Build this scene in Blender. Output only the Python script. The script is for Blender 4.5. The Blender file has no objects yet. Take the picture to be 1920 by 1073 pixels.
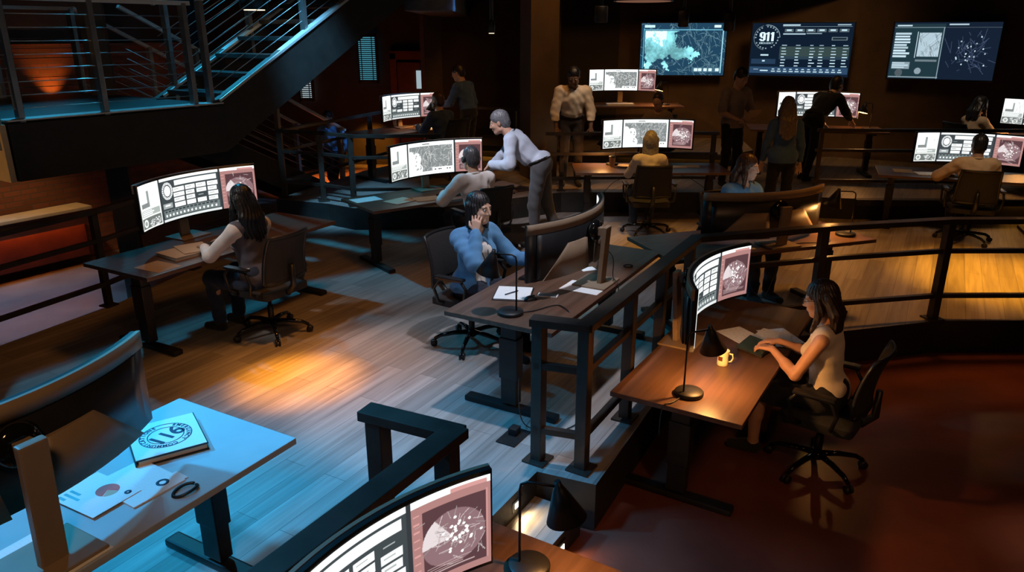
import bpy, bmesh, math, random
import numpy as np
from mathutils import Vector, Matrix, Euler, Quaternion
import openvdb as vdb

SC = bpy.context.scene
COL = SC.collection
R = math.radians
random.seed(7)
RNG = np.random.default_rng(11)

# ------------------------------------------------------------------ camera, world, exposure
cam_data = bpy.data.cameras.new('camera')
cam_data.sensor_width = 36.0
cam_data.lens = 1395.0 / 1920.0 * 36.0
cam_data.clip_start = 0.05
cam = bpy.data.objects.new('camera', cam_data)
COL.objects.link(cam)
cam.location = (0, 0, 2.5)
cam.rotation_euler = (R(90 - 18.785), 0, 0)
SC.camera = cam
SC.view_settings.view_transform = 'Standard'
SC.view_settings.look = 'None'
SC.view_settings.exposure = 0.0
SC.view_settings.gamma = 1.0
SC.view_settings.use_curve_mapping = False
SC.cycles.use_denoising = True
SC.cycles.max_bounces = 6
SC.cycles.sample_clamp_indirect = 4.0

world = bpy.data.worlds.new('night')
SC.world = world
world.use_nodes = True
world.node_tree.nodes['Background'].inputs[0].default_value = (0.05, 0.09, 0.16, 1)
world.node_tree.nodes['Background'].inputs[1].default_value = 0.012

def light(kind, loc, target, power, color, size=0.2, spot=60, blend=0.6, name=None, parent=None):
    d = bpy.data.lights.new(name or kind.lower() + '_light', kind)
    d.energy = power
    d.color = color
    if kind == 'SPOT':
        d.spot_size = R(spot); d.spot_blend = blend; d.shadow_soft_size = size
    elif kind == 'POINT':
        d.shadow_soft_size = size
    elif kind == 'AREA':
        if isinstance(size, tuple):
            d.shape = 'RECTANGLE'; d.size, d.size_y = size
        else:
            d.size = size
    o = bpy.data.objects.new(name or kind.lower() + '_light', d)
    COL.objects.link(o)
    o.location = loc
    if target is not None:
        o.rotation_euler = (Vector(target) - Vector(loc)).to_track_quat('-Z', 'Y').to_euler()
    if parent: o.parent = parent
    return o

BLUE = (0.02, 0.46, 1.0); WARM = (1.0, 0.42, 0.09); AMBER = (1.0, 0.45, 0.07); COOL = (0.86, 0.86, 1.0)
# unseen spots without fixtures; some match lit areas, some only brighten people
def unseen_spot(loc, target, power, color, soft, cone, blend): return light('SPOT', loc, target, power, color, soft, cone, blend, 'unseen_spot_light')
unseen_spot((-4.7, 3.9, 4.7), (-1.55, 2.55, 0.6), 1500, BLUE, 0.15, 40, 0.6)            # blue key on the pale desk
unseen_spot((-2.4, 3.4, 5.3), (-0.85, 3.85, 0), 1000, (0.05, 0.48, 1.0), 0.3, 36, 0.8)      # blue wash on the floor
unseen_spot((0.3, 4.6, 5.3), (-0.25, 5.1, 0), 600, COOL, 0.1, 32, 0.35)              # pale pool on the floor
unseen_spot((-1.2, 5.0, 5.3), (-1.62, 5.12, 0), 3800, (1.0, 0.36, 0.015), 0.05, 13, 1.0)              # orange hot spot
unseen_spot((-1.0, 5.2, 5.3), (-1.5, 5.3, 0), 800, (1.0, 0.38, 0.08), 0.2, 24, 1.0)
unseen_spot((-0.8, 6.2, 5.3), (-2.0, 6.3, 0), 190, (1.0, 0.36, 0.06), 0.5, 62, 1.0)
unseen_spot((5.35, 7.6, 4.25), (5.35, 7.62, 0), 2200, (1.0, 0.40, 0.03), 0.1, 36, 1.0)              # amber pool beyond the long railing
unseen_spot((3.9, 7.4, 5.0), (3.7, 7.8, 0), 450, (1.0, 0.36, 0.05), 0.4, 70, 1.0)
unseen_spot((1.5, 8.4, 5.2), (1.6, 9.0, 0), 650, AMBER, 0.2, 32, 1.0)
unseen_spot((3.0, 1.2, 5.2), (2.9, 4.0, -0.3), 48, (1.0, 0.36, 0.2), 0.4, 80, 1.0)
unseen_spot((4.2, 2.0, 4.6), (3.35, 3.35, -0.32), 420, (1.0, 0.85, 0.65), 0.1, 15, 1.0)
unseen_spot((-5.2, 9.8, 5.4), (-3.2, 7.7, 2.0), 3600, (0.04, 0.58, 1.0), 0.2, 62, 0.8)     # blue on the staircase
unseen_spot((-2.0, 7.4, 5.2), (-2.45, 10.6, 0.3), 1600, (0.2, 0.6, 1.0), 0.2, 22, 0.7)
unseen_spot((-8.2, 6.2, 4.4), (-6.6, 9.0, -0.9), 1500, (0.15, 0.5, 1.0), 0.3, 34, 0.9)
unseen_spot((4.5, 10.8, 5.0), (4.7, 14.2, 1.3), 230, (1.0, 0.5, 0.16), 0.5, 75, 1.0)
unseen_spot((0.8, 9.6, 5.0), (0.9, 13.2, 1.5), 180, WARM, 0.5, 90, 1.0)
unseen_spot((-4.4, 13.6, 3.6), (-3.2, 14.6, -0.3), 2600, (1.0, 0.2, 0.03), 0.3, 46, 0.9)
unseen_spot((-1.6, 6.4, 5.0), (-0.1, 8.8, 1.2), 900, (0.9, 0.86, 0.95), 0.15, 24, 0.9)
unseen_spot((-2.2, 3.8, 4.6), (-0.1, 5.8, 1.0), 150, (0.35, 0.65, 1.0), 0.15, 24, 0.9)
unseen_spot((1.9, -0.4, 4.6), (0.6, 5.2, 0.8), 120, (1.0, 0.55, 0.25), 0.4, 62, 1.0)       # warm fill from over the camera
unseen_spot((-0.3, -0.6, 4.2), (-1.5, 2.4, 1.0), 190, (1.0, 0.55, 0.25), 0.3, 36, 1.0)
unseen_spot((-6.4, 8.0, 4.2), (-6.9, 10.3, 0.0), 500, (1.0, 0.62, 0.28), 0.2, 30, 0.9)  # added to brighten the bench top
unseen_spot((-3.1, 16.2, 0.7), (-3.1, 16.85, 0.0), 70, (1.0, 0.33, 0.03), 0.05, 80, 0.7)
unseen_spot((-1.2, 0.4, 3.4), (-3.6, 7.4, 2.2), 130, (1.0, 0.62, 0.35), 0.2, 30, 0.9)  # added warm fill for the staircase posts
unseen_spot((0.1, 11.3, 3.6), (-3.05, 12.7, 0.6), 600, (0.15, 0.45, 1.0), 0.2, 20, 0.8)  # added blue spot for the shirt of the person walking past
unseen_spot((-4.1, 4.4, 4.0), (-2.4, 5.95, 1.0), 230, (0.95, 0.92, 0.9), 0.15, 15, 0.9)  # added key to whiten the sleeves of the woman below the stairs
unseen_spot((5.6, 9.4, 4.8), (6.9, 11.25, 1.2), 170, (1.0, 0.75, 0.5), 0.2, 18, 0.9)  # added for the beige blouse at the tier end
unseen_spot((5.0, 7.0, 4.6), (5.75, 9.1, 1.15), 190, (1.0, 0.75, 0.5), 0.2, 15, 0.9)  # added for the back of the tan shirt
unseen_spot((1.9, 9.2, 5.0), (0.9, 11.2, 1.4), 260, (1.0, 0.8, 0.6), 0.2, 16, 0.9)  # added for the shirt of the man leaning on the railing
unseen_spot((-6.4, 4.9, 0.4), (-4.45, 6.7, 1.5), 60, (1.0, 0.55, 0.2), 0.1, 26, 0.8)
unseen_spot((-6.68, 11.29, 1.45), (-6.80, 11.36, 2.3), 30, (1.0, 0.33, 0.05), 0.02, 75, 1.0)    # uplight on the brick

# ------------------------------------------------------------------ materials
def mat(name, col, rough=0.6, metal=0.0, var=0.25, scale=8.0, bump=0.0, bscale=60.0, spec=0.5, sheen=0.0):
    m = bpy.data.materials.new(name); m.use_nodes = True
    nt = m.node_tree; b = nt.nodes['Principled BSDF']
    b.inputs['Roughness'].default_value = rough; b.inputs['Metallic'].default_value = metal
    b.inputs['Specular IOR Level'].default_value = spec
    if sheen: b.inputs['Sheen Weight'].default_value = sheen
    tc = nt.nodes.new('ShaderNodeTexCoord')
    n = nt.nodes.new('ShaderNodeTexNoise'); n.inputs['Scale'].default_value = scale; n.inputs['Detail'].default_value = 4
    nt.links.new(tc.outputs['Object'], n.inputs['Vector'])
    r = nt.nodes.new('ShaderNodeValToRGB')
    r.color_ramp.elements[0].position = 0.3; r.color_ramp.elements[1].position = 0.7
    r.color_ramp.elements[0].color = tuple(c * (1 - var) for c in col) + (1,)
    r.color_ramp.elements[1].color = tuple(min(1, c * (1 + var)) for c in col) + (1,)
    nt.links.new(n.outputs['Fac'], r.inputs['Fac']); nt.links.new(r.outputs['Color'], b.inputs['Base Color'])
    if bump:
        n2 = nt.nodes.new('ShaderNodeTexNoise'); n2.inputs['Scale'].default_value = bscale; n2.inputs['Detail'].default_value = 3
        nt.links.new(tc.outputs['Object'], n2.inputs['Vector'])
        bp = nt.nodes.new('ShaderNodeBump'); bp.inputs['Strength'].default_value = bump; bp.inputs['Distance'].default_value = 0.01
        nt.links.new(n2.outputs['Fac'], bp.inputs['Height']); nt.links.new(bp.outputs['Normal'], b.inputs['Normal'])
    return m

def wood(name, c1, c2, rough, rot=0.0, plank=None, gscale=3.0):
    m = bpy.data.materials.new(name); m.use_nodes = True
    nt = m.node_tree; b = nt.nodes['Principled BSDF']; b.inputs['Roughness'].default_value = rough
    tc = nt.nodes.new('ShaderNodeTexCoord'); mp = nt.nodes.new('ShaderNodeMapping')
    mp.inputs['Rotation'].default_value = (0, 0, rot)
    nt.links.new(tc.outputs['Object'], mp.inputs['Vector'])
    mp2 = nt.nodes.new('ShaderNodeMapping'); mp2.inputs['Scale'].default_value = (0.5, 9.0, 9.0)
    nt.links.new(mp.outputs['Vector'], mp2.inputs['Vector'])
    n = nt.nodes.new('ShaderNodeTexNoise'); n.inputs['Scale'].default_value = gscale; n.inputs['Detail'].default_value = 6
    n.inputs['Distortion'].default_value = 0.6
    nt.links.new(mp2.outputs['Vector'], n.inputs['Vector'])
    r = nt.nodes.new('ShaderNodeValToRGB')
    r.color_ramp.elements[0].position = 0.3; r.color_ramp.elements[1].position = 0.72
    r.color_ramp.elements[0].color = tuple(c1) + (1,); r.color_ramp.elements[1].color = tuple(c2) + (1,)
    nt.links.new(n.outputs['Fac'], r.inputs['Fac'])
    out = r.outputs['Color']
    if plank:
        bt = nt.nodes.new('ShaderNodeTexBrick')
        bt.inputs['Scale'].default_value = 1.0; bt.inputs['Brick Width'].default_value = plank[0]; bt.inputs['Row Height'].default_value = plank[1]
        bt.inputs['Mortar Size'].default_value = 0.002; bt.inputs['Color1'].default_value = (0.72, 0.72, 0.72, 1); bt.inputs['Color2'].default_value = (1.15, 1.15, 1.15, 1)
        bt.inputs['Mortar'].default_value = (0.3, 0.3, 0.3, 1); bt.offset = 0.37
        nt.links.new(mp.outputs['Vector'], bt.inputs['Vector'])
        mx = nt.nodes.new('ShaderNodeMix'); mx.data_type = 'RGBA'; mx.blend_type = 'MULTIPLY'; mx.inputs['Factor'].default_value = 0.85
        nt.links.new(out, mx.inputs['A']); nt.links.new(bt.outputs['Color'], mx.inputs['B'])
        out = mx.outputs['Result']
    nt.links.new(out, b.inputs['Base Color'])
    bp = nt.nodes.new('ShaderNodeBump'); bp.inputs['Strength'].default_value = 0.12; bp.inputs['Distance'].default_value = 0.004
    nt.links.new(n.outputs['Fac'], bp.inputs['Height']); nt.links.new(bp.outputs['Normal'], b.inputs['Normal'])
    return m

def brick(name, c1, c2, mortar, rough=0.8):
    m = bpy.data.materials.new(name); m.use_nodes = True
    nt = m.node_tree; b = nt.nodes['Principled BSDF']; b.inputs['Roughness'].default_value = rough
    tc = nt.nodes.new('ShaderNodeTexCoord'); bt = nt.nodes.new('ShaderNodeTexBrick')
    bt.inputs['Scale'].default_value = 1; bt.inputs['Brick Width'].default_value = 0.24; bt.inputs['Row Height'].default_value = 0.08; bt.inputs['Mortar Size'].default_value = 0.008
    bt.inputs['Color1'].default_value = tuple(c1) + (1,); bt.inputs['Color2'].default_value = tuple(c2) + (1,); bt.inputs['Mortar'].default_value = tuple(mortar) + (1,)
    sx = nt.nodes.new('ShaderNodeSeparateXYZ'); cx = nt.nodes.new('ShaderNodeCombineXYZ')
    nt.links.new(tc.outputs['Object'], sx.inputs[0]); nt.links.new(sx.outputs['X'], cx.inputs['X']); nt.links.new(sx.outputs['Z'], cx.inputs['Y'])
    nt.links.new(cx.outputs[0], bt.inputs['Vector']); nt.links.new(bt.outputs['Color'], b.inputs['Base Color'])
    bp = nt.nodes.new('ShaderNodeBump'); bp.inputs['Strength'].default_value = 0.5; bp.inputs['Distance'].default_value = 0.01
    nt.links.new(bt.outputs['Fac'], bp.inputs['Height']); bp.invert = True
    nt.links.new(bp.outputs['Normal'], b.inputs['Normal'])
    return m

def glow(name, col, s):
    m = bpy.data.materials.new(name); m.use_nodes = True
    nt = m.node_tree; nt.nodes.remove(nt.nodes['Principled BSDF'])
    e = nt.nodes.new('ShaderNodeEmission'); e.inputs[0].default_value = tuple(col) + (1,); e.inputs[1].default_value = s
    nt.links.new(e.outputs[0], nt.nodes['Material Output'].inputs[0])
    return m

def screen_mat(name, s):
    m = bpy.data.materials.new(name); m.use_nodes = True
    nt = m.node_tree; nt.nodes.remove(nt.nodes['Principled BSDF'])
    e = nt.nodes.new('ShaderNodeEmission'); e.inputs[1].default_value = s
    a = nt.nodes.new('ShaderNodeAttribute'); a.attribute_name = 'display'
    nt.links.new(a.outputs['Color'], e.inputs[0]); nt.links.new(e.outputs[0], nt.nodes['Material Output'].inputs[0])
    return m

def paper_mat(name, col, lines=True):
    m = bpy.data.materials.new(name); m.use_nodes = True
    nt = m.node_tree; b = nt.nodes['Principled BSDF']; b.inputs['Roughness'].default_value = 0.85
    tc = nt.nodes.new('ShaderNodeTexCoord')
    w = nt.nodes.new('ShaderNodeTexWave'); w.bands_direction = 'Y'; w.inputs['Scale'].default_value = 22; w.inputs['Distortion'].default_value = 0
    n = nt.nodes.new('ShaderNodeTexNoise'); n.inputs['Scale'].default_value = 60
    nt.links.new(tc.outputs['Object'], w.inputs['Vector']); nt.links.new(tc.outputs['Object'], n.inputs['Vector'])
    mu = nt.nodes.new('ShaderNodeMath'); mu.operation = 'MULTIPLY'
    nt.links.new(w.outputs['Fac'], mu.inputs[0]); nt.links.new(n.outputs['Fac'], mu.inputs[1])
    r = nt.nodes.new('ShaderNodeValToRGB')
    r.color_ramp.elements[0].position = 0.42; r.color_ramp.elements[1].position = 0.55
    r.color_ramp.elements[0].color = tuple(col) + (1,)
    k = 0.6 if lines else 0.96
    r.color_ramp.elements[1].color = tuple(c * k for c in col) + (1,)
    nt.links.new(mu.outputs[0], r.inputs['Fac']); nt.links.new(r.outputs['Color'], b.inputs['Base Color'])
    return m

M = dict(
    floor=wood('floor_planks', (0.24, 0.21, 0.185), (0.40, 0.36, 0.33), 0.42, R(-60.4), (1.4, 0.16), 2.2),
    lowfloor=mat('red_concrete', (0.15, 0.045, 0.03), 0.38, 0, 0.35, 1.5, 0.1, 30),
    ground=mat('polished_concrete', (0.20, 0.17, 0.15), 0.33, 0, 0.3, 1.2, 0.05, 20),
    fascia=mat('black_fascia', (0.02, 0.018, 0.016), 0.6),
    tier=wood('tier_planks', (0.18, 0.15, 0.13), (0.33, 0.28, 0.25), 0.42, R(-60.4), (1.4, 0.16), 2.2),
    desk=wood('dark_walnut', (0.085, 0.045, 0.028), (0.16, 0.085, 0.055), 0.33, 0.0, None, 2.5),
    bluedesk=mat('grey_laminate', (0.42, 0.43, 0.44), 0.45, 0, 0.06, 5),
    black=mat('black_metal', (0.018, 0.017, 0.017), 0.42, 0.3),
    rail=mat('dark_steel', (0.045, 0.035, 0.028), 0.42, 0.35, 0.3, 6),
    plastic=mat('black_plastic', (0.012, 0.012, 0.013), 0.4),
    gloss=mat('gloss_black', (0.006, 0.006, 0.006), 0.08),
    taupe=mat('taupe_plastic', (0.26, 0.185, 0.12), 0.5, 0, 0.08),
    mesh=mat('black_mesh_fabric', (0.02, 0.019, 0.018), 0.8, 0, 0.3, 90, 0.3, 300),
    fabric=mat('black_fabric', (0.016, 0.016, 0.018), 0.9, 0, 0.3, 60, 0.2, 200),
    chrome=mat('polished_steel', (0.45, 0.45, 0.46), 0.2, 1.0, 0.05),
    steel=mat('brushed_steel', (0.32, 0.33, 0.33), 0.35, 0.8, 0.15),
    stair=mat('stair_steel', (0.07, 0.07, 0.07), 0.4, 0.5, 0.2),
    stairlip=mat('painted_lip', (0.62, 0.66, 0.66), 0.35, 0.2, 0.05),
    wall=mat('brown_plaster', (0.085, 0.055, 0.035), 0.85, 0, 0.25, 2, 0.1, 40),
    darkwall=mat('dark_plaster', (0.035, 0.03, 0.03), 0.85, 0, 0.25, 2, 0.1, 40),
    column=mat('brown_column', (0.075, 0.05, 0.033), 0.7, 0, 0.2, 3),
    redwood=mat('red_brown_wood', (0.12, 0.03, 0.015), 0.5, 0, 0.25, 4),
    ceiling=mat('black_ceiling', (0.012, 0.013, 0.016), 0.9),
    duct=mat('blue_grey_duct', (0.08, 0.1, 0.13), 0.5, 0.4),
    brick=brick('red_brick', (0.30, 0.10, 0.05), (0.20, 0.07, 0.035), (0.16, 0.09, 0.06)),
    paper=paper_mat('printed_paper', (0.78, 0.75, 0.70)),
    plain=paper_mat('plain_paper', (0.82, 0.80, 0.77), False),
    kraft=paper_mat('tan_folder', (0.55, 0.40, 0.27), False),
    white=mat('white_gloss', (0.8, 0.78, 0.75), 0.35, 0, 0.03),
    cream=mat('cream_ceramic', (0.85, 0.74, 0.52), 0.35, 0, 0.03),
    ledge=mat('beige_ledge', (0.62, 0.45, 0.26), 0.6, 0, 0.1),
    ink=mat('dark_ink', (0.03, 0.05, 0.09), 0.6),
    redink=mat('red_ink', (0.75, 0.12, 0.10), 0.6),
    tealink=mat('teal_ink', (0.12, 0.45, 0.5), 0.6),
    bulb=glow('warm_bulb', (1.0, 0.72, 0.36), 22.0),
    led=glow('amber_led', (1.0, 0.42, 0.05), 5.0),
    ledred=glow('red_led', (1.0, 0.24, 0.03), 16.0),
    steplight=glow('step_light', (1.0, 0.92, 0.75), 4.0),
    pendglow=glow('pendant_glow', (1.0, 0.75, 0.45), 3.0),
    rimglow=glow('dome_rim_glow', (0.5, 0.22, 0.14), 0.35),
    pane=glow('lit_pane', (0.62, 0.78, 0.85), 0.55),
    bluepane=glow('blue_window_glow', (0.10, 0.45, 0.60), 0.55),
    shade_in=mat('shade_lining', (0.8, 0.72, 0.6), 0.5, 0, 0.05),
    screen=screen_mat('display', 1.35),
    screendim=screen_mat('display_dim', 0.9),
    tablet=mat('tablet_glass', (0.05, 0.09, 0.09), 0.15),
    tortoise=mat('paper_cup', (0.55, 0.36, 0.22), 0.6, 0, 0.1),
    eye=mat('eye_white', (0.7, 0.66, 0.62), 0.25, 0, 0.02),
    iris=mat('dark_iris', (0.03, 0.018, 0.01), 0.15),
)
for k in ('pane', 'bluepane', 'pendglow', 'rimglow'): M[k].cycles.emission_sampling = 'NONE'

# ------------------------------------------------------------------ mesh builder
class MB:
    """Collects shapes in one bmesh and links them as ONE mesh object."""
    def __init__(s): s.bm = bmesh.new()
    def box(s, c, size, rot=None, bev=0.0, mi=0):
        r = bmesh.ops.create_cube(s.bm, size=1.0)
        vs = r['verts']
        m = Matrix.Translation(c) @ (rot.to_4x4() if rot is not None else Matrix()) @ Matrix.Diagonal((*size, 1))
        bmesh.ops.transform(s.bm, matrix=m, verts=vs)
        if bev:
            es = list({e for v in vs for e in v.link_edges})
            bmesh.ops.bevel(s.bm, geom=es, offset=bev, segments=2, profile=0.7, affect='EDGES')
        if mi:
            for v in vs:
                for f in v.link_faces: f.material_index = mi
        return s
    def bar(s, p, q, w, h, bev=0.003, ext=0.0):
        """rectangular bar from p to q; w across (level), h upright"""
        p, q = Vector(p), Vector(q); d = q - p; L = d.length; d.normalize()
        up = Vector((0, 0, 1))
        if abs(d.z) > 0.98: up = Vector((0, 1, 0))
        x = d.cross(up).normalized(); z = x.cross(d)
        rot = Matrix((x, d, z)).transposed()
        return s.box((p + q) / 2, (w, L + 2 * ext, h), rot, bev)
    def post(s, p, z1, w, yaw=0.0, d=None, bev=0.004):
        return s.box((p[0], p[1], (p[2] + z1) / 2), (w, d or w, z1 - p[2]), Matrix.Rotation(yaw, 3, 'Z'), bev)
    def tube(s, pts, r, seg=10, cap=True):
        pts = [Vector(p) for p in pts]; n = len(pts)
        rs = r if isinstance(r, (list, tuple)) else [r] * n
        rings = []
        t0 = (pts[1] - pts[0]).normalized()
        nrm = t0.orthogonal().normalized()
        for i, p in enumerate(pts):
            t = (pts[min(i + 1, n - 1)] - pts[max(i - 1, 0)]).normalized()
            nrm = (nrm - t * nrm.dot(t)).normalized(); b = t.cross(nrm)
            rings.append([s.bm.verts.new(p + (nrm * math.cos(a) + b * math.sin(a)) * rs[i]) for a in [2 * math.pi * k / seg for k in range(seg)]])
        for a, b in zip(rings, rings[1:]):
            for k in range(seg):
                f = s.bm.faces.new((a[k], a[(k + 1) % seg], b[(k + 1) % seg], b[k])); f.smooth = True
        if cap:
            s.bm.faces.new(rings[0][::-1]); s.bm.faces.new(rings[-1])
        return s
    def lathe(s, prof, c=(0, 0, 0), seg=28, axis=None, close=True):
        c = Vector(c); rings = []
        q = Vector((0, 0, 1)).rotation_difference(Vector(axis)).to_matrix() if axis is not None else Matrix.Identity(3)
        for r, z in prof:
            rings.append([s.bm.verts.new(c + q @ Vector((r * math.cos(2 * math.pi * k / seg), r * math.sin(2 * math.pi * k / seg), z))) for k in range(seg)])
        for a, b in zip(rings, rings[1:]):
            for k in range(seg):
                f = s.bm.faces.new((a[k], a[(k + 1) % seg], b[(k + 1) % seg], b[k])); f.smooth = True
        if close:
            s.bm.faces.new(rings[0][::-1]); s.bm.faces.new(rings[-1])
        return s
    def prism(s, poly, z0, z1, mi_side=0):
        a = [s.bm.verts.new((x, y, z0)) for x, y in poly]; b = [s.bm.verts.new((x, y, z1)) for x, y in poly]
        n = len(poly)
        s.bm.faces.new(b)
        s.bm.faces.new(a[::-1])
        for i in range(n):
            f = s.bm.faces.new((a[i], a[(i + 1) % n], b[(i + 1) % n], b[i])); f.material_index = mi_side
        return s
    def quadgrid(s, fn, nu, nv, smooth=True):
        g = [[s.bm.verts.new(fn(i / nu, j / nv)) for i in range(nu + 1)] for j in range(nv + 1)]
        for j in range(nv):
            for i in range(nu):
                f = s.bm.faces.new((g[j][i], g[j][i + 1], g[j + 1][i + 1], g[j + 1][i])); f.smooth = smooth
        return s
    def slab(s, fn, nu, nv):
        """closed slab: fn(u, v, side) with side 0 front, 1 back"""
        G = []
        for k in (0, 1):
            G.append([[s.bm.verts.new(fn(i / nu, j / nv, k)) for i in range(nu + 1)] for j in range(nv + 1)])
        for k in (0, 1):
            for j in range(nv):
                for i in range(nu):
                    q = (G[k][j][i], G[k][j][i + 1], G[k][j + 1][i + 1], G[k][j + 1][i])
                    f = s.bm.faces.new(q if k == 0 else q[::-1]); f.smooth = True
        def wallrow(a, b):
            for i in range(len(a) - 1): s.bm.faces.new((a[i + 1], a[i], b[i], b[i + 1]))
        wallrow(G[0][0], G[1][0]); wallrow(G[0][nv][::-1], G[1][nv][::-1])
        wallrow([r[0] for r in G[0]][::-1], [r[0] for r in G[1]][::-1]); wallrow([r[nu] for r in G[0]], [r[nu] for r in G[1]])
        return s
    def build(s, name, m, parent=None, loc=None, rotz=None):
        bmesh.ops.recalc_face_normals(s.bm, faces=s.bm.faces[:])
        me = bpy.data.meshes.new(name); s.bm.to_mesh(me); s.bm.free()
        for x in (m if isinstance(m, (list, tuple)) else [m]): me.materials.append(x)
        o = bpy.data.objects.new(name, me); COL.objects.link(o)
        if parent: o.parent = parent
        if loc is not None: o.location = loc
        if rotz is not None: o.rotation_euler = (0, 0, rotz)
        return o

def tag(o, label=None, cat=None, group=None, kind=None):
    if label: o['label'] = label
    if cat: o['category'] = cat
    if group: o['group'] = group
    if kind: o['kind'] = kind
    return o
def empty(name, loc=(0, 0, 0), rz=0.0):
    o = bpy.data.objects.new(name, None); COL.objects.link(o)
    o.empty_display_size = 0.1; o.location = loc; o.rotation_euler = (0, 0, rz)
    return o
def thing(name, label, cat, loc=(0, 0, 0), rz=0.0, group=None):
    return tag(empty(name, loc, rz), label, cat, group)
def struct(o): return tag(o, kind='structure')
def copy_tree(o, parent=None):
    c = o.copy(); COL.objects.link(c)
    if parent: c.parent = parent
    for ch in list(o.children): copy_tree(ch, c)
    return c
PLACED = set()
def place(proto, loc, rz, label, group=None):
    """the first call uses the prototype itself, later ones a copy of it and of its parts"""
    if proto.name not in PLACED:
        o = proto; PLACED.add(proto.name)
    else:
        o = copy_tree(proto)
    o.location = loc; o.rotation_euler = (0, 0, rz); o['label'] = label
    if group: o['group'] = group
    return o

# ------------------------------------------------------------------ the setting: floors, tiers, walls
MAIN = [(-6.5, 0.9), (-3.85, 6.85), (-3.5, 8.2), (-3.3, 10.6), (-0.5, 11.4), (9.8, 11.4), (9.8, 6.42), (3.9, 6.36), (1.53, 5.74), (0.49, 3.74), (0.15, 3.88), (-0.38, 2.98), (-0.18, 2.66), (-1.3, 0.6)]
TIER = [(-3.3, 10.25), (-2.5, 9.95), (-2.1, 9.68), (-0.9, 9.75), (0.72, 10.72), (2.65, 10.72), (4.8, 10.28), (6.0, 10.28), (9.8, 10.2), (9.8, 14.0), (4.4, 14.0), (-0.9, 14.6), (-1.7, 13.8), (-2.5, 12.5)]
TOP = [(-0.9, 14.2), (1.0, 13.4), (3.8, 12.95), (4.35, 13.5), (4.6, 15.2), (-0.9, 15.8)]
struct(MB().prism([(-14, -3), (14, -3), (14, 20), (-14, 20)], -1.0, -0.9).build('ground_floor', M['ground']))
struct(MB().prism([(-1.35, -1.0), (9.8, -1.0), (9.8, 6.6), (3.9, 6.5), (1.4, 5.9), (0.3, 3.95), (-1.35, 0.7)], -0.88, -0.32).build('lower_floor', M['lowfloor']))
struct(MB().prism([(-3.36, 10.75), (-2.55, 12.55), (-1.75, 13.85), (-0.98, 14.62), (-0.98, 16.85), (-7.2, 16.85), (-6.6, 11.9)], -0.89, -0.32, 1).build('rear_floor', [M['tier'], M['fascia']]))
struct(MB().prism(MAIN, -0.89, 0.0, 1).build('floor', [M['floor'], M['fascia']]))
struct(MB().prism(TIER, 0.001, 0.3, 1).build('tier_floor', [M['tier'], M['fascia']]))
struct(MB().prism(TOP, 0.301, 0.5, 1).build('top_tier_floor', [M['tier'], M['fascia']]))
# the step down through the gap in the railing
u0, v0 = Vector((-0.528, -0.849, 0)), Vector((0.849, -0.528, 0))
sp = Vector((0.15, 3.88, 0))
tr = [sp + u0 * 0.02 + v0 * 0.0, sp + u0 * 1.02, sp + u0 * 1.02 + v0 * 0.31, sp + u0 * 0.02 + v0 * 0.31]
struct(MB().prism([(p.x, p.y) for p in tr], -0.319, -0.16, 1).build('step_slab', [M['floor'], M['fascia']]))
sl_i = 0
for base, z, uu in ((sp, -0.085, 0.24), (sp + v0 * 0.31, -0.245, 0.27)):
    p = base + u0 * uu + v0 * 0.004
    t = thing('step_light', ('lit recessed light in the upper riser at the railing gap', 'lit recessed light in the lower riser beside the lamp desk')[sl_i], 'step light', (p.x, p.y, z), math.atan2(v0.y, v0.x) - math.pi / 2)
    MB().box((0, 0, 0), (0.11, 0.012, 0.075), None, 0.004).build('housing', M['plastic'], t)
    MB().box((0, 0.006, 0), (0.055, 0.006, 0.034)).build('lens', M['steplight'], t)
    light('SPOT', (0, 0.03, 0.0), None, 3.0, (1.0, 0.72, 0.35), 0.02, 140, 0.5, 'step_lamp', t).rotation_euler = (R(60), 0, 0)
    sl_i += 1

def wall(name, p, q, z0, z1, m, th=0.15):
    p, q = Vector((*p, 0)), Vector((*q, 0)); d = q - p
    o = MB().box((d.length / 2, th / 2, (z0 + z1) / 2), (d.length, th, z1 - z0)).build(name, m, None, p, math.atan2(d.y, d.x))
    return struct(o)
wall('wall_left', (-11.2, 4.5), (-5.55, 13.4), -0.9, 2.35, M['brick'])
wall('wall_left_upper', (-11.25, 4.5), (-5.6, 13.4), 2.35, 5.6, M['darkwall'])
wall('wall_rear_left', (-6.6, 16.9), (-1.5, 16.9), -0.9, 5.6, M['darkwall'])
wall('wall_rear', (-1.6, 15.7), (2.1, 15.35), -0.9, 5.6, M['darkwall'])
BW = [(2.1, 15.35), (4.25, 15.08), (6.1, 13.95), (9.0, 12.3), (12.5, 10.6)]
for k, nm in enumerate(('wall_back', 'wall_back_middle', 'wall_back_right', 'wall_right')):
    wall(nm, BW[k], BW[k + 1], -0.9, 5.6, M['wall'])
struct(MB().box((0, 8, 5.7), (28, 24, 0.2)).build('ceiling', M['ceiling']))
# columns
for nm, x, y, w, z0 in (('column_mid', 0.42, 12.0, 0.46, 0.3), ('column_rear', -1.55, 14.9, 0.34, -0.9), ('column_left', -5.1, 9.6, 0.26, -0.9), ('column_dark', 0.72, 15.1, 0.34, 0.3)):
    struct(MB().box((x, y, (z0 + 5.6) / 2), (w, w, 5.6 - z0), Matrix.Rotation(R(20), 3, 'Z'), 0.01).build(nm, M['column']))
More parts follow.
